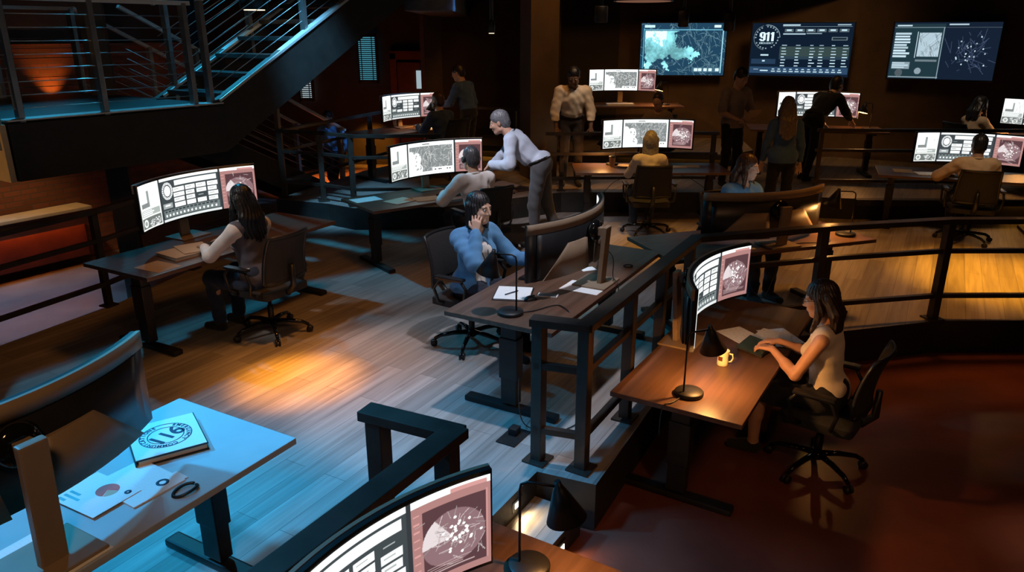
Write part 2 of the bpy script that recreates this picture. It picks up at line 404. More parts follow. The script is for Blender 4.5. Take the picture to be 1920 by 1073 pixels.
# rear wall window, door
def window(name, x, y, z, w, h, pm, slats):
    t = tag(empty(name, (x, y, z)), kind='structure')
    f = MB()
    for s in (-1, 1):
        f.box((s * w / 2, 0, 0), (0.06, 0.06, h + 0.06)); f.box((0, 0, s * h / 2), (w, 0.06, 0.06))
    f.build('window_frame', M['darkwall'], t)
    MB().box((0, 0.02, 0), (w - 0.06, 0.01, h - 0.06)).build('pane', pm, t)
    if slats:
        b = MB(); n = int(h / 0.042)
        for i in range(n): b.box((0, -0.05, -h / 2 + 0.04 + i * (h - 0.08) / (n - 1)), (w - 0.03, 0.03, 0.004), Matrix.Rotation(R(35), 3, 'X'))
        for s in (-0.28, 0.28): b.box((s * w, -0.06, 0), (0.018, 0.012, h - 0.05))
        b.build('blind_slats', M['darkwall'], t)
    return t
window('window_1', -3.12, 16.78, 1.98, 0.42, 0.98, M['bluepane'], True)
window('window_2', -4.5, 16.78, 1.42, 0.30, 0.62, M['pane'], True)
d = tag(empty('door_1', (-1.95, 16.8, -0.9)), kind='structure')
fr = MB()
for s in (-1, 1): fr.box((s * 0.62, 0, 1.5), (0.14, 0.12, 3.0), None, 0.01)
fr.box((0, 0, 2.95), (1.38, 0.12, 0.18), None, 0.01); fr.build('door_frame', M['redwood'], d)
MB().box((0.28, 0.02, 1.4), (0.5, 0.05, 2.8), None, 0.01).build('door_leaf', M['redwood'], d)
MB().box((-0.3, 0.02, 1.4), (0.5, 0.05, 2.8), None, 0.01).build('door_leaf', M['redwood'], d)
MB().box((0.02, -0.03, 2.44), (0.30, 0.015, 0.38)).build('pane', M['pane'], d)
struct(MB().box((-1.2, 13.8, 3.0), (0.7, 4.8, 0.4), None, 0.03).build('duct_trim', M['duct']))
struct(MB().box((2.5, 14.2, 3.35), (14, 0.3, 0.5), None, 0.02).build('ceiling_beam', M['ceiling']))

# long ledge at the foot of the brick wall
def led(name, label, p, q, m, group='light strips under the ledges'):
    p, q = Vector(p), Vector(q)
    o = MB().bar(p, q, 0.03, 0.014).build(name, M[m]); tag(o, label, 'light strip', group)
lp, lq = Vector((-9.6, 6.2, 0.14)), Vector((-6.5, 11.1, 0.14)); ldir = (lq - lp).normalized(); ln = Vector((ldir.y, -ldir.x, 0))
t = thing('wall_bench', 'long beige topped bench along the foot of the brick wall', 'bench', lp)
e = (lq - lp)
MB().box((e / 2) - ln * 0.0 + Vector((0, 0, -0.12)), (e.length, 0.42, 0.05), Matrix.Rotation(math.atan2(e.y, e.x), 3, 'Z'), 0.01).build('bench_top', M['ledge'], t)
MB().box((e / 2) + ln * 0.15 + Vector((0, 0, -0.25)), (e.length, 0.06, 0.21), Matrix.Rotation(math.atan2(e.y, e.x), 3, 'Z')).build('front_board', M['redwood'], t)
MB().box((e / 2) - ln * 0.3 + Vector((0, 0, -0.53)), (e.length, 0.4, 0.75), Matrix.Rotation(math.atan2(e.y, e.x), 3, 'Z')).build('plinth', M['redwood'], t)
def lip(p, q):
    d = (Vector(q) - Vector(p)).normalized(); n = Vector((d.y, -d.x, 0)) * 0.065
    if n.y > 0: n = -n
    dn = n + Vector((0, 0, -0.035))
    struct(MB().bar(p, q, 0.14, 0.03).bar(Vector(p) + dn, Vector(q) + dn, 0.02, 0.06).build('tier_trim', M['fascia']))
lip((1.0, 13.36, 0.49), (3.85, 12.88, 0.49)); lip((-1.0, 14.2, 0.49), (1.0, 13.36, 0.49)); lip((4.8, 10.24, 0.288), (9.6, 10.13, 0.288))
led('light_strip', 'glowing red light strip under the bench at the brick wall', lp + ln * 0.05 + Vector((0, 0, -0.35)), lq + ln * 0.05 + Vector((0, 0, -0.35)), 'ledred')
led('light_strip', 'amber light strip under the top tier lip behind the blonde woman', (1.9, 13.22, 0.455), (3.7, 12.93, 0.455), 'led')
led('light_strip', 'amber light strip under the top tier lip behind the leaning grey-haired man', (-0.8, 14.12, 0.455), (0.1, 13.75, 0.455), 'led')
led('light_strip', 'amber light strip under the tier lip beside the tan shirt man', (6.9, 10.225, 0.255), (9.0, 10.18, 0.255), 'led')
led('light_strip', 'amber light strip at the rear of the blue lit tier', (-2.9, 13.5, -0.15), (-1.9, 14.05, -0.15), 'ledred')

# ------------------------------------------------------------------ staircase
L0, L1 = Vector((-4.38, 6.61, 1.77)), Vector((-3.17, 8.40, 1.77))
us = (L1 - L0); Ls = us.length; us.normalize(); vs = Vector((-us.y, us.x, 0))    # vs points away from the room
rzs = math.atan2(us.y, us.x)
st = thing('staircase', 'dark steel staircase with cyan lit edges, landing and cable railings', 'staircase', L0, rzs)
# local frame: x along the landing edge, y away from the camera side, z up from the landing top
DEEP = 2.9; RISE = 0.56
MB().box((Ls / 2 - 0.05, DEEP / 2, -0.04), (Ls, DEEP, 0.08), None, 0.005).build('landing_deck', M['stair'], st)
MB().box((Ls / 2 - 0.05, 0.0, -0.27), (Ls, 0.12, 0.5), None, 0.005).build('fascia_beam', M['fascia'], st)
MB().box((-0.09, 0.25, -0.27), (0.05, 0.6, 0.5), None, 0.005).build('tan_lit_end', M['ledge'], st)  # tan colour stands in for warm lamp light on the fascia's end face
MB().box((Ls / 2 - 0.05, 0.03, 0.008), (Ls, 0.20, 0.014), None, 0.003).build('deck_edge', M['stairlip'], st)
FL = 3.6
for y in (0.0, 1.05):
    b = MB(); b.bar((Ls - 0.12, y, -0.26), (Ls + FL, y, -0.26 + FL * RISE), 0.08, 0.52, 0.005, 0.05); b.build('stringer', M['fascia'], st)
    b = MB(); b.bar((Ls - 0.08, y - 0.01, 0.035), (Ls + FL, y - 0.01, 0.035 + FL * RISE), 0.10, 0.03, 0.004); b.build('stringer_lip', M['stairlip'], st)
for i in range(10):
    x = Ls + 0.12 + i * 0.35
    MB().box((x, 0.52, 0.16 + i * 0.35 * RISE - 0.08), (0.30, 0.98, 0.05), None, 0.005).build('tread', M['stair'], st)
# lower flight, behind, going down from the landing towards the ground floor
for y in (1.75, 2.8):
    MB().bar((Ls - 0.1, y, -0.2), (Ls + 3.5, y, -0.2 - 3.5 * 0.52), 0.08, 0.36, 0.005).build('stringer', M['fascia'], st)
for i in range(10):
    x = Ls + 0.1 + i * 0.34
    MB().box((x, 2.27, -0.18 - i * 0.34 * 0.52), (0.30, 0.98, 0.05), None, 0.005).build('tread', M['stair'], st)
# railing posts
RH = 1.02
def cable_rail(pts, n=8, posts=()):
    for k in range(n):
        z = 0.10 + k * 0.113
        MB().tube([Vector(p) + Vector((0, 0, z)) for p in pts], 0.0042, 6).build('cable', M['steel'], st)
    b = MB()
    for a, c in zip(pts, pts[1:]): b.bar(Vector(a) + Vector((0, 0, RH)), Vector(c) + Vector((0, 0, RH)), 0.06, 0.04, 0.006, 0.02)
    b.build('handrail', M['stairlip'], st)
def spost(x, y, z, w=0.085, lean=0.0):
    b = MB(); b.box((x, y, z + RH / 2 - 0.12), (0.05, w, RH + 0.24), None, 0.006)
    p = b.build('railing_post', M['steel'], st)
    f = MB()
    for k in range(8): f.lathe([(0.011, -0.012), (0.011, 0.012)], (x + 0.032, y, z + 0.10 + k * 0.113), 8, (1, 0, 0))
    f.build('cable_fittings', M['chrome'], p)
for x in (-0.1, 0.10, 0.86, Ls - 0.34): spost(x, 0.03, 0.0)
cable_rail([(-0.1, 0.03, 0), (Ls - 0.28, 0.03, 0)])
spost(Ls - 0.14, 0.03, 0.03)
for x in (1.25, 2.5, 3.5): spost(Ls + x, 0.03, 0.03 + x * RISE)
cable_rail([(Ls - 0.14, 0.03, 0.03), (Ls + FL, 0.03, 0.03 + FL * RISE)])
for x in (0.1, 1.25, 2.5, 3.5): spost(Ls + x, 1.05, 0.03 + x * RISE)
cable_rail([(Ls - 0.02, 1.05, 0.03), (Ls + FL, 1.05, 0.03 + FL * RISE)], 6)
for x in (0.0, 1.15, Ls - 0.05): spost(x, DEEP - 0.05, 0.0, 0.12)
cable_rail([(0, DEEP - 0.05, 0), (Ls - 0.05, DEEP - 0.05, 0)], 7)
for y in (1.75, 2.8):
    for x in (0.9, 2.1, 3.3): spost(Ls + x, y, -x * 0.52)
    cable_rail([(Ls - 0.02, y, 0.0), (Ls + 3.4, y, -3.4 * 0.52)], 5)

# ------------------------------------------------------------------ guard railings
def railing(label, pts, z0, posts, w=0.07, top=0.10, mids=(0.65, 0.225), H=0.95, gap=None):
    p0 = Vector((*pts[0], z0))
    t = thing('guard_railing', label, 'railing', p0, 0, 'dark steel guard railings')
    def seg(z, ww, hh, nm):
        b = MB()
        for k, (a, c) in enumerate(zip(pts, pts[1:])):
            dz = z0 + z + 0.0012 * (k % 2)
            b.bar(Vector((*a, dz)) - p0, Vector((*c, dz)) - p0, ww, hh, 0.004, ww * 0.3)
        b.build(nm, M['rail'], t)
    seg(H - 0.022, top, 0.045, 'top_rail')
    for z in mids: seg(z, 0.045, 0.04, 'mid_rail')
    for (x, y, yaw) in posts:
        q = Vector((x, y, z0)) - p0
        p = MB().post(q, H - 0.045, w, R(yaw)).build('post', M['rail'], t)
        MB().box((q.x, q.y, 0.008), (w * 2.1, w * 2.1, 0.014), Matrix.Rotation(R(yaw), 3, 'Z'), 0.003).build('base_plate', M['rail'], p)
    return t
def along(p, q, fs): return [(p[0] + (q[0] - p[0]) * f, p[1] + (q[1] - p[1]) * f) for f in fs]
A0, A1, A2, A3, A4, A5 = (0.14, 4.0), (0.42, 3.91), (1.49, 5.81), (2.74, 6.18), (3.90, 6.42), (7.5, 6.45)
ps = [(0.16, 4.01, 58), (0.42, 3.91, 58)] + [(x, y, 60) for x, y in along(A1, A2, (0.33, 0.62, 0.93))] + [(2.66, 6.15, 12), (3.88, 6.41, 12), (5.6, 6.44, 0)]
railing('dark steel railing round the platform edge from the blue cardigan desk to the amber floor', [A0, A1, A2, A3, A4, A5], 0, ps)
N0, N1, N2 = (-0.62, 2.90), (-0.24, 2.72), (-1.05, 1.35)
railing('short dark steel railing corner beside the blue desk', [N0, N1, N2], 0, [(-0.585, 2.875, -26), (-0.27, 2.69, -26), (-0.62, 2.10, 58)], 0.08, 0.105, (0.36,))
Lr = [(-6.0, 2.0), (-4.2, 6.05), (-3.88, 6.78), (-3.55, 8.0)]
railing('dark railing at the platform edge below the stair landing', Lr, 0, [(-3.9, 6.76, 65), (-5.2, 3.8, 65), (-3.57, 7.95, 70)], 0.06, 0.07)
Tl = [(-2.1, 13.2), (-3.22, 10.35), (-2.55, 10.1), (-2.05, 9.78), (-0.95, 9.85)]
railing('dark railing with a pointed corner on the blue lit tier behind the white shirt man', Tl, 0.3, [(-3.2, 10.35, 0), (-2.6, 10.12, 20), (-2.12, 9.82, 20), (-2.35, 12.5, 0)], 0.07, 0.06)
Tm = [(0.5, 10.75), (2.55, 10.82), (2.95, 10.78)]
railing('dark railing behind the blonde woman where the white shirt man leans', Tm, 0.3, [(0.72, 10.82, 0), (2.9, 10.8, 0)], 0.06, 0.06, (0.55, 0.2), 0.86)
railing('dark railing against the rear wall beside the brown column', [(-0.85, 13.3), (0.15, 12.75)], 0.3, [(-0.75, 13.25, -28), (0.05, 12.8, -28)], 0.05, 0.05, (0.5,), 1.0)
Tr = [(4.25, 10.45), (6.0, 10.36), (9.5, 10.32)]
railing('dark railing on the tier behind the tan shirt man', Tr, 0.3, [(4.3, 10.45, 0), (6.3, 10.36, 0), (8.4, 10.34, 0)], 0.05, 0.05)

# ------------------------------------------------------------------ what the screens show
def canvas(w, h, c): a = np.empty((h, w, 3), np.float32); a[:] = c; return a
def rect(a, x0, y0, x1, y1, c):
    h, w = a.shape[:2]
    a[max(0, int(round(y0 * h))):max(0, int(round(y1 * h))), max(0, int(round(x0 * w))):max(0, int(round(x1 * w)))] = c
def segl(a, p, q, c):
    h, w = a.shape[:2]
    n = int(max(abs(q[0] - p[0]) * w, abs(q[1] - p[1]) * h)) * 2 + 2
    t = np.linspace(0, 1, n)
    x = ((p[0] + (q[0] - p[0]) * t) * w).astype(int); y = ((p[1] + (q[1] - p[1]) * t) * h).astype(int)
    k = (x >= 0) & (x < w) & (y >= 0) & (y < h); a[y[k], x[k]] = c
def disc(a, cx, cy, r, c, asp=1.0, inner=0.0, ang=None):
    """asp = width / height of the canvas part in true units; r in canvas heights"""
    h, w = a.shape[:2]
    yy, xx = np.mgrid[0:h, 0:w]
    dx = (xx / w - cx) * asp; dy = yy / h - cy
    d = np.hypot(dx, dy); k = (d <= r) & (d >= inner)
    if ang:
        th = np.degrees(np.arctan2(-dy, dx)) % 360; k &= (th >= ang[0]) & (th <= ang[1])
    a[k] = c
def sub(a, x0, x1, y0=0.0, y1=1.0):
    h, w = a.shape[:2]; return a[int(y0 * h):int(y1 * h), int(x0 * w):int(x1 * w)]
NINE = ("01110", "11011", "11011", "11011", "01111", "00011", "11011", "01110"); ONE = ("0110", "1110", "0110", "0110", "0110", "0110", "0110", "0110")
def num911(a, x, y, w, h, c):
    cx = x
    for g, gw in ((NINE, 0.40), (ONE, 0.28), (ONE, 0.28)):
        H, W = len(g), len(g[0])
        for j in range(H):
            for i in range(W):
                if g[j][i] == '1': rect(a, cx + w * gw * i / W, y + h * j / H, cx + w * gw * (i + 1) / W + 0.001, y + h * (j + 1) / H + 0.001, c)
        cx += w * gw * 1.06
FONT = {'E': "111100110100111", 'M': "101111111101101", 'R': "110101110101101", 'G': "011100101101011", 'N': "110101101101101", 'C': "011100100100011", 'Y': "101101010010010"}
def tiny_text(a, s, x, y, w, h, c):
    n = len(s); cw = w / n
    for k, ch in enumerate(s):
        g = FONT[ch]
        for j in range(5):
            for i in range(3):
                if g[j * 3 + i] == '1': rect(a, x + cw * (k + i * 0.27), y + h * j / 5, x + cw * (k + (i + 1) * 0.27), y + h * (j + 1) / 5, c)
def lines(a, x0, x1, y0, y1, n, c, rg, gap=0.5):
    for k in range(n):
        y = y0 + (y1 - y0) * k / n
        rect(a, x0, y, x0 + (x1 - x0) * rg.uniform(0.55, 1.0), y + (y1 - y0) / n * gap, c)
WH = np.array((0.93, 0.96, 0.95)); GR = np.array((0.20, 0.22, 0.22)); DK = np.array((0.03, 0.035, 0.04))
def doc_panel(a, rg):
    a[:] = (0.80, 0.84, 0.80); rect(a, 0, 0, 1, 0.07, WH)
    rect(a, 0.06, 0.14, 0.44, 0.52, WH * 1.05); rect(a, 0.42, 0.16, 0.52, 0.42, (0.25, 0.28, 0.28)); rect(a, 0.10, 0.42, 0.52, 0.52, GR)
    rect(a, 0.56, 0.12, 0.95, 0.55, WH * 1.1)
    for _ in range(8): segl(a, (rg.uniform(0.56, 0.95), 0.14), (rg.uniform(0.56, 0.95), 0.54), (0.6, 0.63, 0.62))
    rect(a, 0.05, 0.57, 0.95, 0.70, (0.36, 0.40, 0.38)); lines(a, 0.08, 0.9, 0.58, 0.70, 3, WH, rg)
    rect(a, 0.03, 0.73, 0.97, 0.97, (0.14, 0.16, 0.15))
    disc(a, 0.2, 0.85, 0.09, (0.72, 0.74, 0.72), 0.75); disc(a, 0.2, 0.85, 0.05, (0.3, 0.32, 0.32), 0.75)
    for _ in range(40): x, y = rg.uniform(0.4, 0.95), rg.uniform(0.75, 0.95); rect(a, x, y, x + 0.06, y + 0.03, rg.uniform(0.3, 0.8) * WH)
def map_panel(a, rg):
    a[:] = (0.86, 0.90, 0.90); rect(a, 0.03, 0.12, 0.97, 0.9, (0.20, 0.22, 0.22))
    for _ in range(90):
        x, y = rg.uniform(0.05, 0.95), rg.uniform(0.14, 0.88); t = rg.uniform(0, 6.28)
        for _k in range(5):
            t += rg.normal(0, 0.4); nx, ny = x + 0.05 * math.cos(t), y + 0.1 * math.sin(t)
            segl(a, (x, y), (nx, ny), rg.uniform(0.04, 0.75) * WH); x, y = nx, ny
    for cx, cy, r in ((0.12, 0.7, 0.26), (0.2, 0.5, 0.2), (0.06, 0.4, 0.16), (0.26, 0.8, 0.15)): disc(a, cx, cy, r, WH * 1.1, 2.0)
    for _ in range(14):
        x, y = rg.uniform(0.16, 0.36), rg.uniform(0.3, 0.8); rect(a, x, y, x + 0.03, y + 0.05, (0.3, 0.33, 0.33))
    rect(a, 0, 0, 1, 0.11, WH * 1.1); rect(a, 0.34, 0.05, 0.5, 0.08, GR)
    rect(a, 0.0, 0.12, 0.03, 1, WH); rect(a, 0.97, 0.12, 1, 1, WH); rect(a, 0, 0.9, 1, 1, WH * 1.1)
    rect(a, 0.55, 0.8, 0.97, 0.92, WH * 1.1)
    for x in (0.6, 0.68, 0.72, 0.85, 0.9): rect(a, x, 0.84, x + 0.03, 0.88, DK)
def radar_panel(a, rg, tint=(0.34, 0.17, 0.16)):
    t = np.array(tint); a[:] = t * 1.05; rect(a, 0, 0, 1, 0.075, WH); rect(a, 0.5, 0.03, 0.95, 0.075, t * 1.6)
    rect(a, 0.14, 0.16, 0.94, 0.92, (0.085, 0.04, 0.045)); rect(a, 0.94, 0.14, 0.96, 0.92, t * 1.4)
    for k in range(9): rect(a, 0.02, 0.16 + k * 0.085, 0.10, 0.175 + k * 0.085, t * 1.7)
    disc(a, 0.52, 0.55, 0.30, (0.22, 0.13, 0.14), 0.75); disc(a, 0.52, 0.55, 0.30, (0.62, 0.55, 0.56), 0.75, 0.0, (125, 185))
    for _ in range(60):
        x, y = rg.normal(0.55, 0.16), rg.normal(0.54, 0.14); th = rg.uniform(0, 6.28)
        segl(a, (x, y), (x + 0.12 * math.cos(th), y + 0.09 * math.sin(th)), rg.uniform(0.25, 0.6) * np.array((1, 0.85, 0.85)))
    for _ in range(34): disc(a, rg.normal(0.56, 0.12), rg.normal(0.52, 0.11), 0.014, (1.0, 0.96, 0.95), 0.75)
    lines(a, 0.18, 0.9, 0.8, 0.9, 4, (0.45, 0.32, 0.32), rg, 0.3)
def board_panel(a, rg):
    a[:] = (0.045, 0.055, 0.06); rect(a, 0, 0, 1, 0.07, WH)
    disc(a, 0.13, 0.30, 0.20, (0.85, 0.88, 0.88), 2.0, 0.15)
    for k in range(22):
        th = k * 0.2856; disc(a, 0.13 + 0.0875 * math.cos(th), 0.30 + 0.175 * math.sin(th), 0.014, DK, 2.0)
    disc(a, 0.13, 0.30, 0.12, (0.9, 0.92, 0.92), 2.0)
    rect(a, 0.28, 0.10, 0.97, 0.22, (0.8, 0.83, 0.83))
    for k in range(9): rect(a, 0.30 + k * 0.073, 0.13, 0.355 + k * 0.073, 0.19, WH * 1.1)
    for j in range(4):
        y = 0.26 + j * 0.12
        for x0, x1 in ((0.24, 0.44), (0.46, 0.62), (0.64, 0.80), (0.82, 0.98)):
            if rg.random() < 0.85: rect(a, x0, y, x1 - 0.02 * rg.random(), y + 0.095, WH * rg.uniform(0.75, 1.1))
            rect(a, x0 + 0.02, y + 0.035, x0 + 0.1, y + 0.05, (0.35, 0.38, 0.38))
    rect(a, 0.02, 0.58, 0.20, 0.7, (0.30, 0.33, 0.33)); rect(a, 0.06, 0.62, 0.16, 0.65, WH)
    rect(a, 0.02, 0.74, 0.98, 0.92, (0.15, 0.18, 0.18))
    for k in range(14): disc(a, 0.06 + k * 0.066, 0.86, 0.028, WH, 2.0); rect(a, 0.04 + k * 0.066, 0.76, 0.085 + k * 0.066, 0.79, DK)
    rect(a, 0, 0.94, 1, 1, (0.65, 0.68, 0.68))
def desk_display(w, h, kind, seed):
    rg = np.random.default_rng(seed); a = canvas(w, h, DK)
    doc_panel(sub(a, 0.0, 0.235), rg)
    (map_panel if kind == 'map' else board_panel)(sub(a, 0.25, 0.735), rg)
    radar_panel(sub(a, 0.75, 1.0), rg)
    return a
def tv_map(w, h):
    rg = np.random.default_rng(3); a = canvas(w, h, (0.012, 0.045, 0.085))
    for _ in range(130):
        x, y = rg.uniform(0.05, 0.97), rg.uniform(0.1, 0.95); t = rg.uniform(0, 6.28)
        for _k in range(7):
            t += rg.normal(0, 0.45); nx, ny = x + 0.03 * math.cos(t), y + 0.05 * math.sin(t)
            segl(a, (x, y), (nx, ny), rg.uniform(0.08, 0.35) * np.array((0.4, 0.8, 1.0))); x, y = nx, ny
    yy, xx = np.mgrid[0:h, 0:w]; xx = xx / w + 0.0 * yy; yy = yy / h
    nz = 0.0
    for k, fq in enumerate((5, 10, 21, 42), 1):
        g = rg.uniform(-1, 1, (fq + 2, 2 * fq + 2)); gx, gy = xx * 2 * fq, yy * fq
        ix, iy = np.clip(gx.astype(int), 0, 2 * fq), np.clip(gy.astype(int), 0, fq); fx, fy = gx - ix, gy - iy
        nz = nz + 1.6 / k * (g[iy, ix] * (1 - fx) * (1 - fy) + g[iy, ix + 1] * fx * (1 - fy) + g[iy + 1, ix] * (1 - fx) * fy + g[iy + 1, ix + 1] * fx * fy)
    land = 1.0 - np.hypot((xx - 0.22) / 0.30, (yy - 0.42) / 0.42) + 0.28 * nz
    land2 = 0.95 - np.hypot((xx - 0.43) / 0.22, (yy - 0.58) / 0.24) + 0.30 * nz
    m = ((land > 0.12) | (land2 > 0.2)) & (yy > 0.15) & (xx > 0.05)
    tone = np.clip(0.62 + 0.35 * nz, 0.35, 1.0)[..., None] * np.array((0.30, 0.82, 0.90)); a[m] = tone[m]
    hot = m & (nz > 0.75) & (xx < 0.3); a[hot] = (0.68, 0.92, 0.95)
    low = (nz > 0.3) & (yy > 0.76) & (yy < 0.95) & (xx < 0.5) & (xx > 0.06); a[low] = (0.30, 0.72, 0.8)
    rect(a, 0.03, 0.12, 0.97, 0.135, (0.15, 0.45, 0.6)); rect(a, 0.04, 0.04, 0.16, 0.09, (0.5, 0.75, 0.8)); rect(a, 0.85, 0.04, 0.93, 0.09, (0.6, 0.8, 0.85))
    rect(a, 0.62, 0.84, 0.95, 0.94, (0.05, 0.12, 0.17))
    for x in (0.65, 0.70, 0.76, 0.82, 0.9): rect(a, x, 0.86, x + 0.04, 0.92, (0.6, 0.8, 0.85))
    rect(a, 0.955, 0.1, 0.965, 0.95, (0.3, 0.6, 0.7)); rect(a, 0.03, 0.1, 0.04, 0.95, (0.1, 0.4, 0.55))
    return a
def tv_board(w, h):
    rg = np.random.default_rng(5); a = canvas(w, h, (0.004, 0.010, 0.022)); c = np.array((0.45, 0.62, 0.7))
    for k in range(24):
        if k % 6 == 5: continue
        th = math.radians(15 * k); disc(a, 0.155 + 0.205 * math.cos(th) / 1.78, 0.27 + 0.205 * math.sin(th), 0.013, c * 0.55, 1.78)
    disc(a, 0.155, 0.27, 0.238, c * 0.55, 1.78, 0.228, (0, 100)); disc(a, 0.155, 0.27, 0.238, c * 0.3, 1.78, 0.23, (110, 260))
    num911(a, 0.082, 0.17, 0.155, 0.17, (0.62, 0.80, 0.85)); tiny_text(a, 'EMERGENCY', 0.085, 0.36, 0.145, 0.035, c * 0.8)
    rect(a, 0.11, 0.59, 0.19, 0.615, c); rect(a, 0.02, 0.68, 0.27, 0.77, (0.015, 0.035, 0.07)); rect(a, 0.13, 0.70, 0.16, 0.73, c)
    rect(a, 0.31, 0.03, 0.48, 0.055, c * 0.8); rect(a, 0.84, 0.03, 0.97, 0.05, c * 0.6); rect(a, 0.31, 0.065, 0.98, 0.072, c * 0.4)
    for k in range(6): rect(a, 0.33 + k * 0.107, 0.11, 0.42 + k * 0.107, 0.17, c * 0.16); rect(a, 0.35 + k * 0.107, 0.125, 0.40 + k * 0.107, 0.15, c)
    rect(a, 0.32, 0.195, 0.54, 0.215, c * 0.8); rect(a, 0.55, 0.19, 0.7, 0.205, c * 0.5); rect(a, 0.8, 0.26, 0.95, 0.32, c * 0.25); rect(a, 0.81, 0.27, 0.94, 0.31, (0.01, 0.02, 0.03))
    rect(a, 0.30, 0.44, 0.98, 0.62, (0.03, 0.05, 0.05)); rect(a, 0.30, 0.62, 0.98, 0.68, (0.02, 0.04, 0.06))
    for j in range(8):
        for k, x in enumerate((0.32, 0.46, 0.60, 0.69, 0.81, 0.92)): rect(a, x, 0.41 + j * 0.055, x + rg.uniform(0.03, 0.055), 0.425 + j * 0.055, c * rg.uniform(0.7, 1.2))
    rect(a, 0.01, 0.83, 0.99, 0.95, (0.02, 0.05, 0.10))
    for k in range(12): rect(a, 0.24 + k * 0.06, 0.86, 0.265 + k * 0.06, 0.88, c); rect(a, 0.235 + k * 0.06, 0.90, 0.275 + k * 0.06, 0.925, c * 0.8)
    rect(a, 0.12, 0.89, 0.2, 0.91, c); rect(a, 0.05, 0.87, 0.1, 0.885, c * 0.6)
    return a
def tv_pair(w, h):
    rg = np.random.default_rng(9); a = canvas(w, h, (0.006, 0.012, 0.025)); c = np.array((0.42, 0.55, 0.62))
    b = sub(a, 0.01, 0.49, 0.03, 0.99); b[:] = (0.012, 0.03, 0.04)
    rect(b, 0, 0.06, 1, 0.07, c * 0.7); rect(b, 0.97, 0.06, 0.985, 1, c * 0.6); rect(b, 0, 0.97, 1, 0.985, c * 0.5); rect(b, 0.04, 0.02, 0.34, 0.045, c)
    for k in range(9): rect(b, 0.03, 0.16 + k * 0.052, rg.uniform(0.28, 0.36), 0.195 + k * 0.052, c * rg.uniform(0.8, 1.15))
    rect(b, 0.04, 0.7, 0.4, 0.83, c * 0.5); lines(b, 0.04, 0.42, 0.71, 0.83, 3, c, rg); rect(b, 0.47, 0.14, 0.485, 0.62, c)
    m = sub(b, 0.52, 0.95, 0.16, 0.6); m[:] = c * 0.85
    for _ in range(40): x, y = rg.random(), rg.random(); segl(m, (x, y), (x + 0.35, y - 0.3), c * rg.uniform(0.2, 1.2)); segl(m, (x, y), (x + 0.1, y + 0.2), c * 0.35)
    rect(b, 0.5, 0.65, 0.93, 0.69, c * 0.3); disc(b, 0.58, 0.86, 0.06, c * 0.5, 0.9); disc(b, 0.2, 0.9, 0.07, c * 0.15, 0.9)
    e = sub(a, 0.5, 1.0); rect(e, 0.04, 0.03, 0.4, 0.055, c * 0.9); rect(e, 0, 0.09, 1, 0.095, c * 0.2)
    for _ in range(70): x, y = rg.normal(0.5, 0.2), rg.normal(0.52, 0.16); segl(e, (x, y), (x + rg.normal(0, 0.1), y + rg.normal(0, 0.1)), np.array((0.05, 0.07, 0.13)))
    for _ in range(22): disc(e, rg.normal(0.5, 0.14), rg.normal(0.52, 0.12), 0.012, c * rg.uniform(0.7, 1.4), 0.9)
    return a
def show_mesh(name, img, fn, m, parent):
    """display surface as a fine grid that carries the picture in a colour attribute; fn(u, v) with v = 0 at the bottom"""
    h, w = img.shape[:2]
    u = np.linspace(0, 1, w); v = np.linspace(0, 1, h)
    U, V = np.meshgrid(u, v); P3 = fn(U, V).reshape(-1, 3)
    idx = np.arange(w * h).reshape(h, w)
    q = np.stack([idx[:-1, :-1], idx[:-1, 1:], idx[1:, 1:], idx[1:, :-1]], -1).reshape(-1, 4)
    me = bpy.data.meshes.new(name)
    me.vertices.add(len(P3)); me.vertices.foreach_set('co', P3.astype(np.float32).ravel())
    me.loops.add(q.size); me.loops.foreach_set('vertex_index', q.ravel().astype(np.int32))
    me.polygons.add(len(q)); me.polygons.foreach_set('loop_start', np.arange(0, q.size, 4, dtype=np.int32))
    me.update(calc_edges=True)
    at = me.attributes.new('display', 'FLOAT_COLOR', 'POINT')
    c = np.ones((w * h, 4), np.float32); c[:, :3] = img[::-1].reshape(-1, 3); at.data.foreach_set('color', c.ravel())
    me.materials.append(m)
    o = bpy.data.objects.new(name, me); COL.objects.link(o); o.parent = parent
    return o

# ------------------------------------------------------------------ furniture prototypes
def desk_proto(mtop, name='work_desk', L=2.1, D=0.81, H=0.73):
    t = thing(name, '', 'desk')
    MB().box((0, 0, H - 0.016), (L, D, 0.032), None, 0.005).build('desktop', mtop, t)
    for s in (-1, 1):
        x = s * (L / 2 - 0.2)
        l = MB().box((x, 0.0, (H - 0.03) / 2 + 0.03), (0.075, 0.12, H - 0.09), None, 0.006)
        l.box((x, 0, 0.40), (0.09, 0.14, 0.30), None, 0.006).box((x, 0, H - 0.05), (0.06, 0.62, 0.035), None, 0.004)
        l = l.build('leg', M['black'], t)
        MB().box((x, 0.0, 0.022), (0.085, 0.72, 0.042), None, 0.012).build('foot', M['black'], l)
    MB().box((0, 0.06, H - 0.055), (L - 0.45, 0.08, 0.045), None, 0.004).build('cross_beam', M['black'], t)
    return t
DESK = desk_proto(M['desk']); BDESK = desk_proto(M['bluedesk'])

